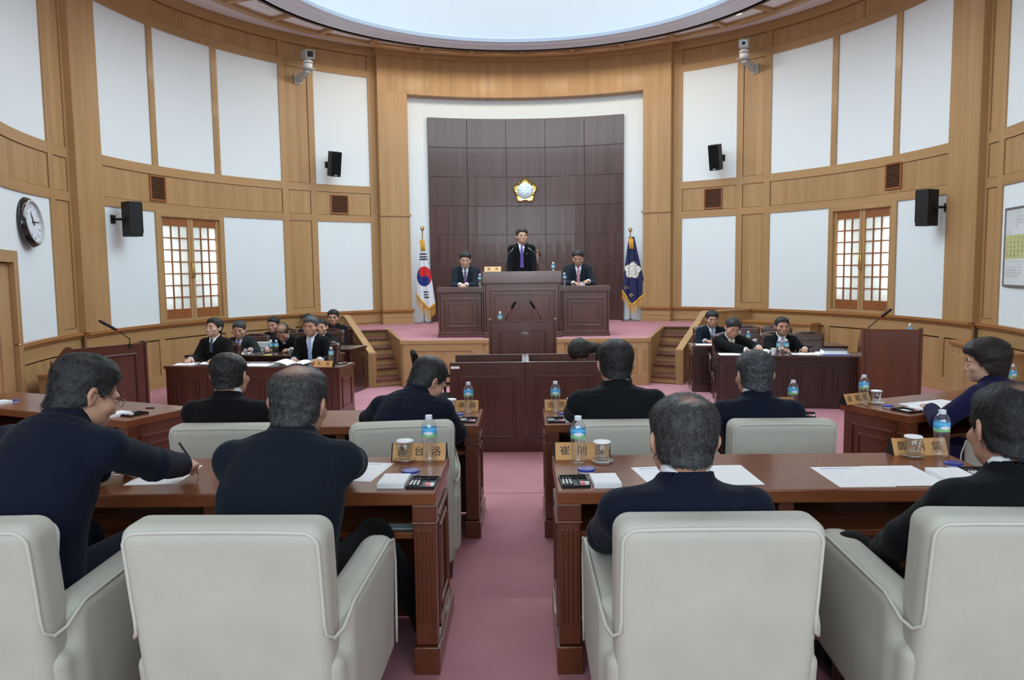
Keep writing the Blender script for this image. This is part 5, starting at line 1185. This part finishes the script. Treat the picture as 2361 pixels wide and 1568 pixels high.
def tray(where,x,y,z,rz,eraser='pink',pens=('black','blue','red')):
    t=thing('pen_tray','black plastic pen tray '+where,'tray',(x,y,z),rz,'black pen trays'); o=obj('tray',TRM,M['black'],t)
    Mx=Matrix.Translation((x,y,z))@Matrix.Rotation(rz,4,'Z')
    for k,c in enumerate(pens):
        p=Mx@Vector((-.043+.0135*k,-.012,.0092)); q=thing('marker_pen','marker with %s cap in the tray %s'%(c,where.replace('of the second row desk ','of second row desk ')),'marker',p,rz+R(2*(k-1)),'markers in the pen trays')
        obj('barrel',PENb,M['penw'],q); obj('pen_cap',PENc,M[{'black':'black','blue':'bluecap','red':'red'}[c]],q); obj('pen_end',PENe,M[{'black':'black','blue':'bluecap','red':'red'}[c]],q)
    p=Mx@Vector((.034,-.048,.0045)); q=thing('eraser','eraser with %s end in the tray %s'%(eraser,where.replace('of the second row desk ','of second row desk ')),'eraser',p,rz+R(90),'erasers in the pen trays'); obj('eraser_block',ERm[0],M['whitep'],q); obj('eraser_sleeve',ERm[1],M[eraser],q)
M['penw']=mat('pen_white',(.62,.64,.64),.4)
def sheet(label,x,y,z,rz=0,w=.21,d=.297,h=.0012,lines=9,cat='paper',blue=True):
    t=obj('paper_sheet',MB().box(-w/2,w/2,-d/2,d/2,0,h),M['paper']); tag(t,label,cat); t.location=(x,y,z); t.rotation_euler=(0,0,rz)
    if lines:
        mb=MB(); rs=random.Random(int(x*1000))
        for k in range(lines): zz=d/2-.05-k*(d-.09)/lines; l=w*(.25+.5*rs.random()); mb.box(-w/2+.025,-w/2+.025+l,zz-.0011,zz+.0011,h,h+.0003)
        obj('printed_lines',mb,M['sheetgrey'],t)['kind']='stuff'
        if blue: obj('printed_title',MB().box(-w/2+.03,w/2-.05,d/2-.032,d/2-.022,h,h+.0003),M['sheetblue'],t)
    return t
Z1,Z2=.72,.595
bottle('full water bottle on the front left desk, left of the aisle',-.421,3.317,Z1); glass('covered drinking glass on the front left desk, left of the aisle',-.532,3.345,Z1); plate('name plate on the front desk left of the aisle, behind bottle and glass',-.473,3.385,Z1,'鄭台洛'); disc('blue stamp pad on the front left desk, behind the pen tray',-.477,3.13,Z1); pad('memo pad left of the pen tray on the front left desk',-.52,2.985,Z1,R(-2)); tray('on the front left desk corner',-.405,2.975,Z1,R(-2),'pink')
sheet('sheet partly hidden by the arm of the man in the middle left',-.70,3.17,Z1,R(-8)); sheet('sheet of paper under the writing hand of the man with glasses',-1.50,3.14,Z1,R(4),lines=3); sheet('white paper peeping out beyond the writing man at left',-1.80,3.27,Z1,R(18),lines=0)
bottle('full water bottle on the front right desk, right of the aisle',.221,3.265,Z1); glass('covered drinking glass on the front right desk, right of the aisle',.325,3.29,Z1); plate('name plate on the front desk right of the aisle, behind bottle and glass',.245,3.375,Z1,'崔則吉'); disc('blue stamp pad on the front right desk, between bottle and tray',.245,3.135,Z1); tray('on the front right desk corner',.185,2.975,Z1,R(3),'orange'); pad('memo pad right of the pen tray on the front right desk',.305,2.965,Z1,R(3))
sheet('printed sheet left of the man in the front right armchair',.56,3.06,Z1,R(8)); sheet('printed sheet right of the man in the front right armchair',.80,3.07,Z1,R(2),blue=False); sheet('printed sheet with a blue title on the front right desk',1.28,3.03,Z1,R(1)); sheet('printed sheet overlapping its neighbour on the front right desk',1.49,3.035,Z1+.0014,R(1),blue=False)
plate('name plate at the outer end of the front right desk',1.725,3.40,Z1,'鄭炳鎬'); glass('covered drinking glass before the name plate at far right',1.675,3.34,Z1); bottle('full water bottle at the outer end of the front right desk',1.79,3.33,Z1); disc('blue stamp pad by the head of the man at far right',1.765,3.185,Z1); pad('memo pad in front of the man at far right',1.66,3.0,Z1,R(-2),.13,.17); tray('beside the man at far right',1.80,3.05,Z1,R(0),'pink')
plate('name plate on the second row desk left of the aisle',-.44,5.262,Z2,'朴承煥'); glass('covered drinking glass on the second row desk left of the aisle',-.505,5.175,Z2); bottle('water bottle on the second row desk left of the aisle',-.385,5.165,Z2); disc('blue stamp pad on the second row desk left of the aisle',-.445,5.06,Z2); tray('on the second row desk, aisle left side',-.368,4.885,Z2,R(-4),'orange'); pad('memo pad beside the leaning man in the second row',-.485,4.87,Z2)
plate('name plate on the second row desk right of the aisle',.245,5.255,Z2,'金宗煕'); bottle('water bottle on the second row desk right of the aisle',.199,5.162,Z2); glass('covered drinking glass on the second row desk right of the aisle',.312,5.17,Z2); disc('blue stamp pad on the second row desk right of the aisle',.248,5.045,Z2); tray('on the second row desk, aisle right side',.188,4.86,Z2,R(2),'pink'); pad('memo pad on the second row desk right of the aisle',.30,4.86,Z2)
bottle('water bottle right of the balding man in the second row at left',-1.985,5.19,Z2); glass('covered drinking glass right of the balding man in the second row',-1.88,5.20,Z2); plate('name plate peeping out behind the balding man at left',-1.82,5.262,Z2,'李')
bottle('water bottle right of the grey haired man in the second row',1.765,5.11,Z2); plate('name plate hidden behind the grey haired man at right',1.70,5.255,Z2,'李'); tray('at outer end of the right second row desk',1.80,4.96,Z2,R(-20),'pink')
plate('name plate on the angled right desk',2.30,5.40,Z2,'金順姫',ang); bottle('water bottle on the inner end of the angled right desk',2.322,5.325,Z2); glass('covered drinking glass on the angled right desk',2.425,5.36,Z2); disc('blue stamp pad on the angled right desk behind the tray',2.44,5.22,Z2); tray('on the angled right desk',2.495,5.075,Z2,ang,'pink'); pad('memo pad on the angled right desk',2.605,5.09,Z2,ang); sheet('printed sheet on the angled right desk nearer the tray',2.72,5.25,Z2,ang); sheet('printed sheet on the angled right desk nearer the woman',2.915,5.33,Z2,ang,blue=False); bottle('water bottle behind the shoulder of the woman in navy',3.62,5.80,Z2)
pad('memo pad on the empty angled left desk near its inner end',-2.79,5.19,Z2,-ang); tray('on the empty angled left desk',-2.68,5.21,Z2,-ang,'pink'); disc('blue stamp pad at the left picture edge',-3.90,5.80,Z2); pad('memo pad at the left picture edge',-3.96,5.71,Z2,-ang); mb=MB().box(-.03,.03,-.012,.012,0,.006); o=obj('clip',mb,M['black'],bev=.002); tag(o,'small black clip lying on the empty left desk','clip'); o.location=(-2.69,5.46,Z2)
Z3=.42
sheet('printed sheets at the left end of the mayor desk',-4.25,9.66,Z3,R(10),.30,.25); sheet('loose paper on the mayor desk before the looking away man',-4.02,9.72,Z3,R(-6),.25,.25,lines=4); tray('on the mayor desk behind the balding man',-3.55,9.62,Z3,R(80),'pink'); plate('name plate of the mayor on the left front desk',-2.42,9.24,Z3,'市長',R(-8))
bk=thing('open_book','open booklet with raised pages before the mayor','book',(-2.86,9.40,Z3),R(-8))
for s in (-1,1):
    mb=MB(); n=8
    for k in range(n+1):
        u=k/n; mb.v+=[(s*u*.21,-.13,.012+.035*math.sin(u*2.6)),(s*u*.21,.13,.012+.045*math.sin(u*2.6))]
    mb.f=[(2*k,2*k+2,2*k+3,2*k+1) for k in range(n)]; obj('page_block',mb,M['paper'],bk,smooth=True).modifiers.new('s','SOLIDIFY').thickness=.008
sheet('flat folder of papers in the middle of the mayor desk',-3.30,9.45,Z3,R(-8),.35,.24,.006,3)
def cup(label,x,y,z,m='mattcup',h=.075,r=.034):
    t=obj('paper_cup' if m!='mattcup' else 'plastic_cup',MB().lathe([(.0001,.002),(r*.72,.002),(r*.72,0),(r,h),(r+.002,h),(r-.001,h-.002),(r*.70,.005),(.0001,.005)],(0,0,0),20),M[m],smooth=50); tag(t,label,'cup','cups on the officials desks'); t.location=(x,y,z)
cup('white cup beside the name plate of the mayor',-2.52,9.50,Z3,'whitep',.07,.038); bottle('water bottle on the mayor desk beside the white cup',-2.40,9.52,Z3); tray('at the right end of the mayor desk',-2.29,9.52,Z3,R(75),'pink')
cup('plastic cup before the man with the blue tie',-3.89,10.72,Z3); cup('plastic cup left of the two bottles on the second left desk',-3.66,10.74,Z3); cup('plastic cup right of the two bottles on the second left desk',-3.27,10.68,Z3)
bottle('left of two water bottles on the second left desk',-3.52,10.66,Z3); bottle('right of two water bottles on the second left desk',-3.44,10.64,Z3); sheet('paper on the second left desk under the first cup',-4.02,10.88,Z3,R(10),.25,.25,lines=2)
st=thing('paper_stack','stack of papers beside the bowing bald man','papers',(-3.98,11.82,Z3),R(-6))
for k in range(4): obj('paper',MB().box(-.14,.14,-.10,.10,k*.02,k*.02+.018),M['paper'],st,.001)
mb=MB().box(-.05,.05,-.05,.05,0,.004); o=obj('note',mb,mat('yellow_note',(.75,.68,.1),.7)); tag(o,'yellow note before the two bottles on the second left desk','note'); o.location=(-3.55,10.60,Z3)
sheet('open paper at the left end of the front right officials desk',2.70,10.10,Z3,R(-8),.36,.26)
st=thing('paper_stack','fanned stack of papers under the hands of the man with yellow tie','papers',(3.02,10.14,Z3),R(-20))
for k in range(5): o=obj('paper',MB().box(-.15,.15,-.10,.10,0,.007),M['paper'],st); o.location=(0,0,k*.0085); o.rotation_euler=(0,R(-1*k),R(5*k))
cup('white paper cup with a dark curl before the right officials',3.19,9.99,Z3,'whitep',.085,.034); bottle('left of two water bottles on the front right officials desk',3.235,9.92,Z3); bottle('right of two water bottles on the front right officials desk',3.325,9.905,Z3)
sheet('paper with a pen on it before the man with mauve tie',3.62,10.08,Z3,R(-10),.34,.26); o=obj('pen',MB().tube([(-.07,0,.006),(.07,.03,.006)],.004,8),M['ink'],smooth=True); tag(o,'black pen lying on the paper before the man with mauve tie','pen'); o.location=(3.50,10.12,Z3+.001)
bk=thing('book_pile','dark covered book on papers at right end of officials desk','books',(3.95,10.0,Z3),R(-8)); obj('lower_papers',MB().box(-.19,.17,-.13,.13,0,.018),M['paper'],bk,.001); obj('page_block',MB().box(-.13,.15,-.10,.11,.018,.058),M['paper'],bk,.001); obj('cover',MB().box(-.135,.155,-.105,.115,.058,.063),mat('navy_cover',(.02,.03,.06),.5),bk,.001); obj('blue_sheet',MB().box(-.15,.175,-.135,-.125,0,.012),mat('blue_print',(.2,.25,.6),.6),bk)
sheet('open papers on the rear right officials desk',2.68,11.42,Z3,R(-6),.34,.25,lines=3); cup('white paper cup on the rear right officials desk',3.33,11.28,Z3,'whitep',.085,.034); bottle('left of two water bottles behind the man with yellow tie',3.13,11.35,Z3,.95); bottle('right of two water bottles behind the man with yellow tie',3.25,11.33,Z3,.95)
# podium, lecterns
plate('name plate of the chairman on the podium',-.50,12.35,1.525,'議長',0,1.12); bottle('water bottle at the right end of the podium',.47,12.75,1.46); bottle('water bottle on the left clerks desk by the podium',-.72,12.62,1.285); bottle('water bottle on the right clerks desk by the podium',.645,12.62,1.285)
def mic(label,base,pts,head,r=.006,ring=False):
    t=thing('microphone',label,'microphone',base); B=Vector(base)
    obj('foot',MB().lathe([(.03,0),(.03,.012),(.012,.02)],(0,0,0),14),M['black'],t,smooth=40)
    P_=[Vector(p)-B for p in pts]; obj('gooseneck',MB().tube(P_,r,8),M['steel'] if not ring else M['black'],t,smooth=True)
    a=P_[-1]; b=Vector(head)-B; d=(b-a)
    obj('mic_head',MB().tube([a,a+d*.08,a+d*.2,a+d*.9,b],[r*1.2,.012,.017,.017,.010],12),M['black'],t,smooth=True)
    if ring: obj('mic_ring',MB().tube([a-d*.03,a+d*.06],.0125,12),M['red'],t,smooth=True)
mic('gooseneck microphone on the podium, left of the chairman',(-.28,12.62,1.44),[(-.28,12.62,1.45),(-.285,12.62,1.68),(-.26,12.60,1.80),(-.17,12.55,1.89)],(-.12,12.52,1.92),.004); mic('gooseneck microphone on the podium before the chairman face',(.21,12.62,1.44),[(.21,12.62,1.45),(.20,12.62,1.72),(.175,12.60,1.82),(.06,12.52,1.90)],(-.01,12.47,1.95),.004)
mic('left of two crossed microphones on the central lectern',(-.25,9.68,.86),[(-.25,9.68,.87),(-.23,9.67,.96),(-.17,9.64,1.06)],(-.11,9.60,1.165),.005,True); mic('right of two crossed microphones on the central lectern',(.21,9.68,.86),[(.21,9.68,.87),(.19,9.67,.96),(.13,9.64,1.06)],(.065,9.60,1.165),.005,True); bottle('water bottle on the central lectern, only its top showing',-.31,9.72,.835,.95)
bx=Vector((-4.79,8.84,0)); mic('microphone on the left wall lectern',(-4.66,9.05,.70),[(-4.66,9.05,.71),(-4.63,9.0,.80),(-4.72,8.93,.90)],(-4.90,8.85,1.03),.006,True); mic('microphone on the right wall lectern',(4.17,9.50,.72),[(4.17,9.50,.73),(4.16,9.46,.80),(4.27,9.40,.92)],(4.37,9.33,1.03),.006,True); bottle('water bottle on the right wall lectern, only its cap showing',4.64,9.42,.65,.95)
# chairs of the officials, the chairman and the stenographers
occ=[((-4.15,10.28),172,'leather chair of the man looking away on the mayor desk'),((-2.76,10.15),172,'leather chair of the mayor at the left front desk'),((-4.19,11.6),172,'leather chair of the man with blue tie at left'),((-3.52,11.65),172,'leather chair of the bowing bald man at left'),((-4.05,12.65),172,'leather chair in the third row at left, behind the papers'),((-3.24,12.5),172,'leather chair in the third row at left, behind the mayor'),((-3.66,13.2),172,'leather chair in the last row at left, its sitter hidden'),((-3.16,13.1),175,'leather chair in the last row at left by the balustrade'),
 ((2.88,12.2),170,'leather chair of the young man beside the right balustrade'),((2.86,10.85),170,'leather chair of the man with yellow tie'),((3.55,10.9),170,'leather chair of the man with mauve tie'),((3.46,12.15),170,'empty brown leather chair behind the man with yellow tie'),((3.95,12.1),170,'empty brown leather chair behind the man with mauve tie'),((3.97,10.85),170,'empty brown leather chair beside the man with mauve tie')]
for (x,y),a,lb in occ:
    c=leather_chair(lb,(x,y,FL),a); c.scale=(.95,.95,.87)
for x,lb in ((-.98,'leather chair of the left clerk behind his desk'),(.90,'leather chair of the right clerk behind his desk')): leather_chair(lb,(x,13.25,ZD),180)
cc=thing('high_back_chair','high backed reddish chair of the standing chairman','chair',(.02,13.55,ZD),R(180))
obj('seat',LC['seat'],M['leather'],cc); mb=MB().box(-.245,.245,-.02,.05,.50,1.36); obj('backrest',mb,wood('chair_wood',(.22,.06,.025),(.13,.035,.014),'z',.35,.3),cc,.02); obj('crest_rail',MB().tube([(-.25,.015,1.30),(-.22,.015,1.375),(0,.015,1.41),(.22,.015,1.375),(.25,.015,1.30)],.035,8),M['desk'],cc,smooth=True)
for s in (-1,1):
    obj('arm',MB().tube([(s*.28,-.0,.72),(s*.29,.2,.72),(s*.29,.36,.66),(s*.28,.34,.42)],.024,8),M['desk'],cc,smooth=True)
    for y in (.02,.26): obj('leg',MB().tube([(s*.23,y,.42),(s*.24,y,.0)],[.026,.02],8),M['desk'],cc,smooth=True)
def office(label,x,y,rz):
    t=thing('office_chair',label,'chair',(x,y,FL),rz,'black office chairs at the stenographers desk')
    obj('seat',MB().box(-.24,.24,-.23,.25,.42,.50),M['cloth_black'],t,.03); obj('backrest',MB().add([(-.21,-.26,.56),(.21,-.26,.56),(.20,-.20,.56),(-.20,-.20,.56),(-.19,-.33,.98),(.19,-.33,.98),(.18,-.27,.98),(-.18,-.27,.98)],[(3,2,1,0),(4,5,6,7),(0,1,5,4),(1,2,6,5),(2,3,7,6),(3,0,4,7)]),M['cloth_black'],t,.03)
    obj('back_stem',MB().tube([(0,-.18,.44),(0,-.27,.46),(0,-.29,.62)],.02,8),M['black'],t,smooth=True); obj('column',MB().tube([(0,0,.10),(0,0,.43)],.028,10),M['black'],t,smooth=True)
    for s in (-1,1): obj('arm',MB().tube([(s*.25,.05,.45),(s*.29,.05,.50),(s*.29,.05,.66)],.014,8).box(s*.29-.03,s*.29+.03,-.14,.16,.655,.685),M['black'],t,.004)
    for k in range(5):
        a=2*PI*k/5; obj('base_arm',MB().tube([(0,0,.10),(.26*math.cos(a),.26*math.sin(a),.065)],[.025,.016],8).lathe([(.0001,0),(.02,.004),(.026,.025),(.02,.046),(.0001,.05)],(.26*math.cos(a),.26*math.sin(a),.0),10),M['black'],t,smooth=40)
office('black office chair with armrests left of the stenographers desk',-.86,8.02,R(-78)); t=thing('stool','round black stool under the bending stenographer','stool',(.92,8.50,FL)); obj('seat',MB().lathe([(.17,.40),(.19,.42),(.19,.45),(.17,.47),(.0001,.475)],(0,0,0),20),M['cloth_black'],t,smooth=40); obj('column',MB().tube([(0,0,.02),(0,0,.41)],.03,10),M['black'],t,smooth=True); obj('base',MB().lathe([(.20,0),(.19,.02),(.03,.04)],(0,0,0),20),M['black'],t,smooth=40)
# floor cable by the angled desk
o=obj('cable',MB().tube([(2.35,6.9,FL+.006),(2.6,6.7,FL+.006),(2.9,6.75,FL+.006),(3.3,6.6,FL+.006)],.006,6),M['black'],smooth=True); tag(o,'black cable on the carpet behind the angled right desk','cable')
o=obj('bank_envelope',MB().box(-.06,.06,-.03,.03,0,.004),mat('pale_envelope',(.35,.42,.46),.6)); o.name='envelope'; tag(o,'pale envelope on the shelf of the front left desk','envelope'); o.location=(-.50,2.98,.546)
# ---------------------------------------------------------------- the people
PEN1='dark pen in the hand of the writing man with glasses'
near=dict(near=True,cuff=True)
person('man with glasses in navy suit writing at the left front desk',None,-4,at=(-1.52,2.63,1.295,0),head=(-34,24,0),lean=24,slump=14,twist=-6,hands=[(-1.68,3.02,.77),(-1.355,2.985,.80)],hint=[(-.6,-.6,-.3),(.75,-.35,-.75)],pen=(1,PEN1),glasses=True,suit='navy',hairc='black',strands=5200,seed=1,nape=-0.088,feet=[(-.13,.5,0),(.13,.5,0)],fh=[1],**near)
person('man in navy suit leaning on the front left desk, hair thin at the crown',None,-3,at=(-.79,2.66,1.245,0),head=(-3,12,3),lean=22,slump=12,hands=[(-.98,3.06,.775),(-.74,3.10,.775)],hint=[(-.5,-.5,-.6),(1.2,.25,-.05)],suit='bluedark',widef=1.12,hairc='ash',bald=1.0,strands=4800,seed=2,nape=-0.095,feet=[(-.13,.6,0),(.30,.88,0)],knees=[(-.12,.46,.52),(.20,.50,.54)],skin=1,**near)
person('black haired man in navy suit in the front right armchair',None,1,at=(.46,2.25,1.195,0),head=(4,8,2),lean=-18,slump=22,hands=[(.28,2.72,.56),(.62,2.72,.56)],hint=[(-1,-.5,-.3),(1,-.5,-.3)],suit='navy',hairc='ash',bald=.55,strands=5600,seed=3,nape=-0.078,collar=.020,skin=0,widef=1.05,**near)
person('man in black suit cut by the right picture edge, hair brushed forward',None,6,at=(1.395,2.24,1.22,0),head=(-6,10,4),lean=-14,slump=20,hands=[(1.20,2.70,.50),(1.56,2.72,.52)],hint=[(-.8,-.5,-.4),(1,-.3,-.6)],suit='black',hairc='black',bald=.5,strands=5600,seed=4,nape=-0.088,skin=1,feet=[(-.16,.62,0),(.13,.50,0)],knees=[(-.22,.42,.56),(.13,.42,.48)],widef=1.05,**near)
person('balding man in black suit in the second row at far left',None,-2,at=(-1.62,4.20,1.14,DZ2),head=(-4,4,0),lean=-12,slump=20,hands=[(-1.8,4.80,.63),(-1.42,4.80,.63)],suit='black',hairc='black',bald=1.3,strands=2600,seed=5,nape=-0.072,collar=.020,**near)
person('man in dark suit bent over to his right in the second row',None,-14,at=(-.57,4.50,1.065,DZ2),head=(-34,34,6),lean=20,slump=16,side=8,hands=[(-.85,4.90,.63),(-.44,4.80,.50)],hint=[(-.7,-.5,-.2),(.8,-.3,-.6)],suit='navy',hairc='black',strands=2600,seed=6,nape=-0.082,collar=-.004,**near)
person('man in black suit in the second row right of the aisle',None,2,at=(.49,4.20,1.18,DZ2),head=(0,4,0),lean=-10,slump=16,hands=[(.3,4.82,.63),(.68,4.82,.63)],suit='charcoal',hairc='black',strands=2800,seed=7,nape=-0.082,collar=.002,widef=1.06,shw=.20,**near)
person('grey haired man in navy suit in the second row at right',None,0,at=(1.235,4.18,1.115,DZ2),head=(6,6,0),lean=-14,slump=22,hands=[(1.05,4.80,.63),(1.42,4.80,.63)],suit='navy',hairc='grey',strands=3400,seed=8,nape=-0.088,collar=.018,**near)
person('woman in indigo jacket with short permed hair at the angled desk',None,24,at=(2.87,4.86,1.085,DZ2),head=(34,6,0),lean=6,slump=12,hands=[(2.62,5.02,.62),(2.92,5.12,.62)],hint=[(-1,-.4,-.6),(1,-.4,-.4)],suit='indigo',shirt='print',hair='w',hairc='brown',hairvol=1.55,strands=2600,seed=9,skin=2,part=0,sc=.93,shw=.165,near=True,cuff=False)
far=dict(legs=True)
person('chairman standing at the podium in dark suit and purple tie',None,180,at=(-.035,13.02,2.245,ZD),head=(14,-2,0),lean=2,slump=6,stand=True,hands=[(.20,12.82,1.33),(-.27,12.82,1.33)],hint=[(-.35,-1,0),(.35,-1,0)],shw=.165,suit='black',tie='purple',glasses=True,badge='gold',eyes='open',mouth=True,hairvol=1.25,seed=10,tb=2.2,cuff=False)
person('clerk in slate suit with glasses at the left of the podium',None,180,at=(-.98,12.98,1.875,ZD),head=(4,16,0),lean=8,slump=12,hands=[(-.95,12.72,1.315),(-1.05,12.72,1.315)],hint=[(-.5,-.5,-.7),(.5,-.5,-.7)],suit='slate',tie='plum',glasses=True,hairvol=1.3,seed=11,skin=2,fh=[0,1],tb=2.2)
person('clerk with name card and rose tie at the right of the podium',None,180,at=(.89,12.98,1.885,ZD),head=(-6,20,0),lean=8,slump=10,hands=[(1.04,12.74,1.345),(.80,12.72,1.32)],hint=[(-.5,-.5,-.7),(.5,-.5,-.7)],suit='slate',tie='pink',card=True,seed=12,fh=[0,1],tb=2.2,hairvol=1.15,skin=1)
G=FL
person('official in dark knit and navy tie looking away at left',None,170,at=(-4.111,10.20,0.975,G),sc=.94,head=(-14,-8,0),lean=2,slump=6,hands=[(-3.95,9.85,.45),(-4.3,9.85,.45)],suit='brownblack',tie='navy',vneck=3.4,hairvol=1.2,seed=13,part=-.8,skin=2)
person('mayor in dark suit with sky blue tie at the left front desk',None,174,at=(-2.766,9.98,0.998,G),sc=.94,head=(-2,2,0),lean=4,slump=8,hands=[(-2.6,9.70,.45),(-2.92,9.70,.45)],suit='black',tie='sky',hairc='grey',seed=14,part=-.8,hairvol=1.15,skin=1,tb=1.7)
person('official with blue tie and badge, eyes down, at left',None,170,at=(-4.221,11.40,0.867,G),sc=.94,head=(14,14,0),lean=6,slump=10,hands=[(-3.95,11.05,.45),(-4.3,11.07,.45)],suit='grey',shirt='lilac',tie='blue',badge='gold',hairc='ash',seed=15,tb=1.8)
person('bald official in plaid vest bowing his head at left',None,172,at=(-3.543,11.28,0.832,G),sc=.94,head=(4,40,0),lean=14,slump=16,hands=[(-3.35,11.02,.45),(-3.7,11.05,.45)],suit='black',shirt='lilac',vneck=3.9,hairc='brown',bald=1.5,badge='gold',seed=16,skin=1)
person('official in black without tie behind the papers at left',None,172,at=(-4.055,12.45,0.863,G),sc=.94,head=(0,8,0),lean=4,slump=8,hands=[(-3.7,11.85,.45),(-4.1,11.85,.45)],suit='black',shirt='dark',seed=17,recede=.5)
person('official at left hidden behind the mayor, only forehead showing',None,172,at=(-3.64,12.95,.875,G),sc=.94,head=(4,4,0),lean=4,slump=8,suit='slate',shirt='white',seed=18,recede=.8,hairvol=.8)
person('round faced official with receding hair right behind the mayor',None,172,at=(-3.239,12.30,0.827,G),sc=.94,head=(6,4,0),lean=4,slump=8,hands=[(-2.95,11.85,.45),(-3.3,11.85,.45)],suit='black',seed=19,recede=1.,hairvol=.75,fat=1.12)
person('official in black with badge beside the left balustrade',None,176,at=(-3.19,12.88,.94,G),sc=.94,head=(10,2,0),lean=4,slump=8,suit='black',shirt='dark',badge='gold',seed=20,skin=1,hairvol=1.15,eyes='open')
person('young official in dark suit beside the right balustrade',None,178,at=(2.87,11.95,.905,G),sc=.94,head=(2,8,0),lean=6,slump=10,hands=[(3.05,11.65,.45),(2.7,11.65,.45)],suit='bluedark',shirt='blue',tie='slate',seed=21,bang=.8,hairvol=1.1,skin=1,vneck=2.8)
person('official with yellow tie and glasses leafing through papers at right',None,176,at=(2.785,10.45,.88,G),sc=.94,head=(8,20,-10),lean=12,slump=12,twist=8,hands=[(3.04,10.12,.50),(2.88,10.12,.47)],hint=[(-1,-.3,-.5),(1,-.3,-.5)],suit='black',tie='yellow',glasses=True,badge='gold',seed=22,bang=.5,part=-1.,hairvol=1.25,fh=[0,1],skin=0,vneck=2.9)
person('official with mauve tie facing forward at right',None,172,at=(3.52,10.68,.875,G),sc=.94,head=(6,2,0),lean=4,slump=8,hands=[(3.7,10.30,.45),(3.4,10.32,.45)],suit='black',tie='mauve',vneck=3.0,seed=23,recede=.6,hairvol=.95,eyes='open',skin=1)
person('stenographer in black bending low over the right desk half',None,118,at=(.585,8.28,.815,G),head=(6,74,0),lean=44,slump=22,hands=[(.62,7.98,.46),(.40,8.2,.46)],suit='black',shirt='dark',hair='long',hairc='brown',hairvol=1.2,seed=24,skin=2,part=0,sc=.93,shw=.165,cuff=False)
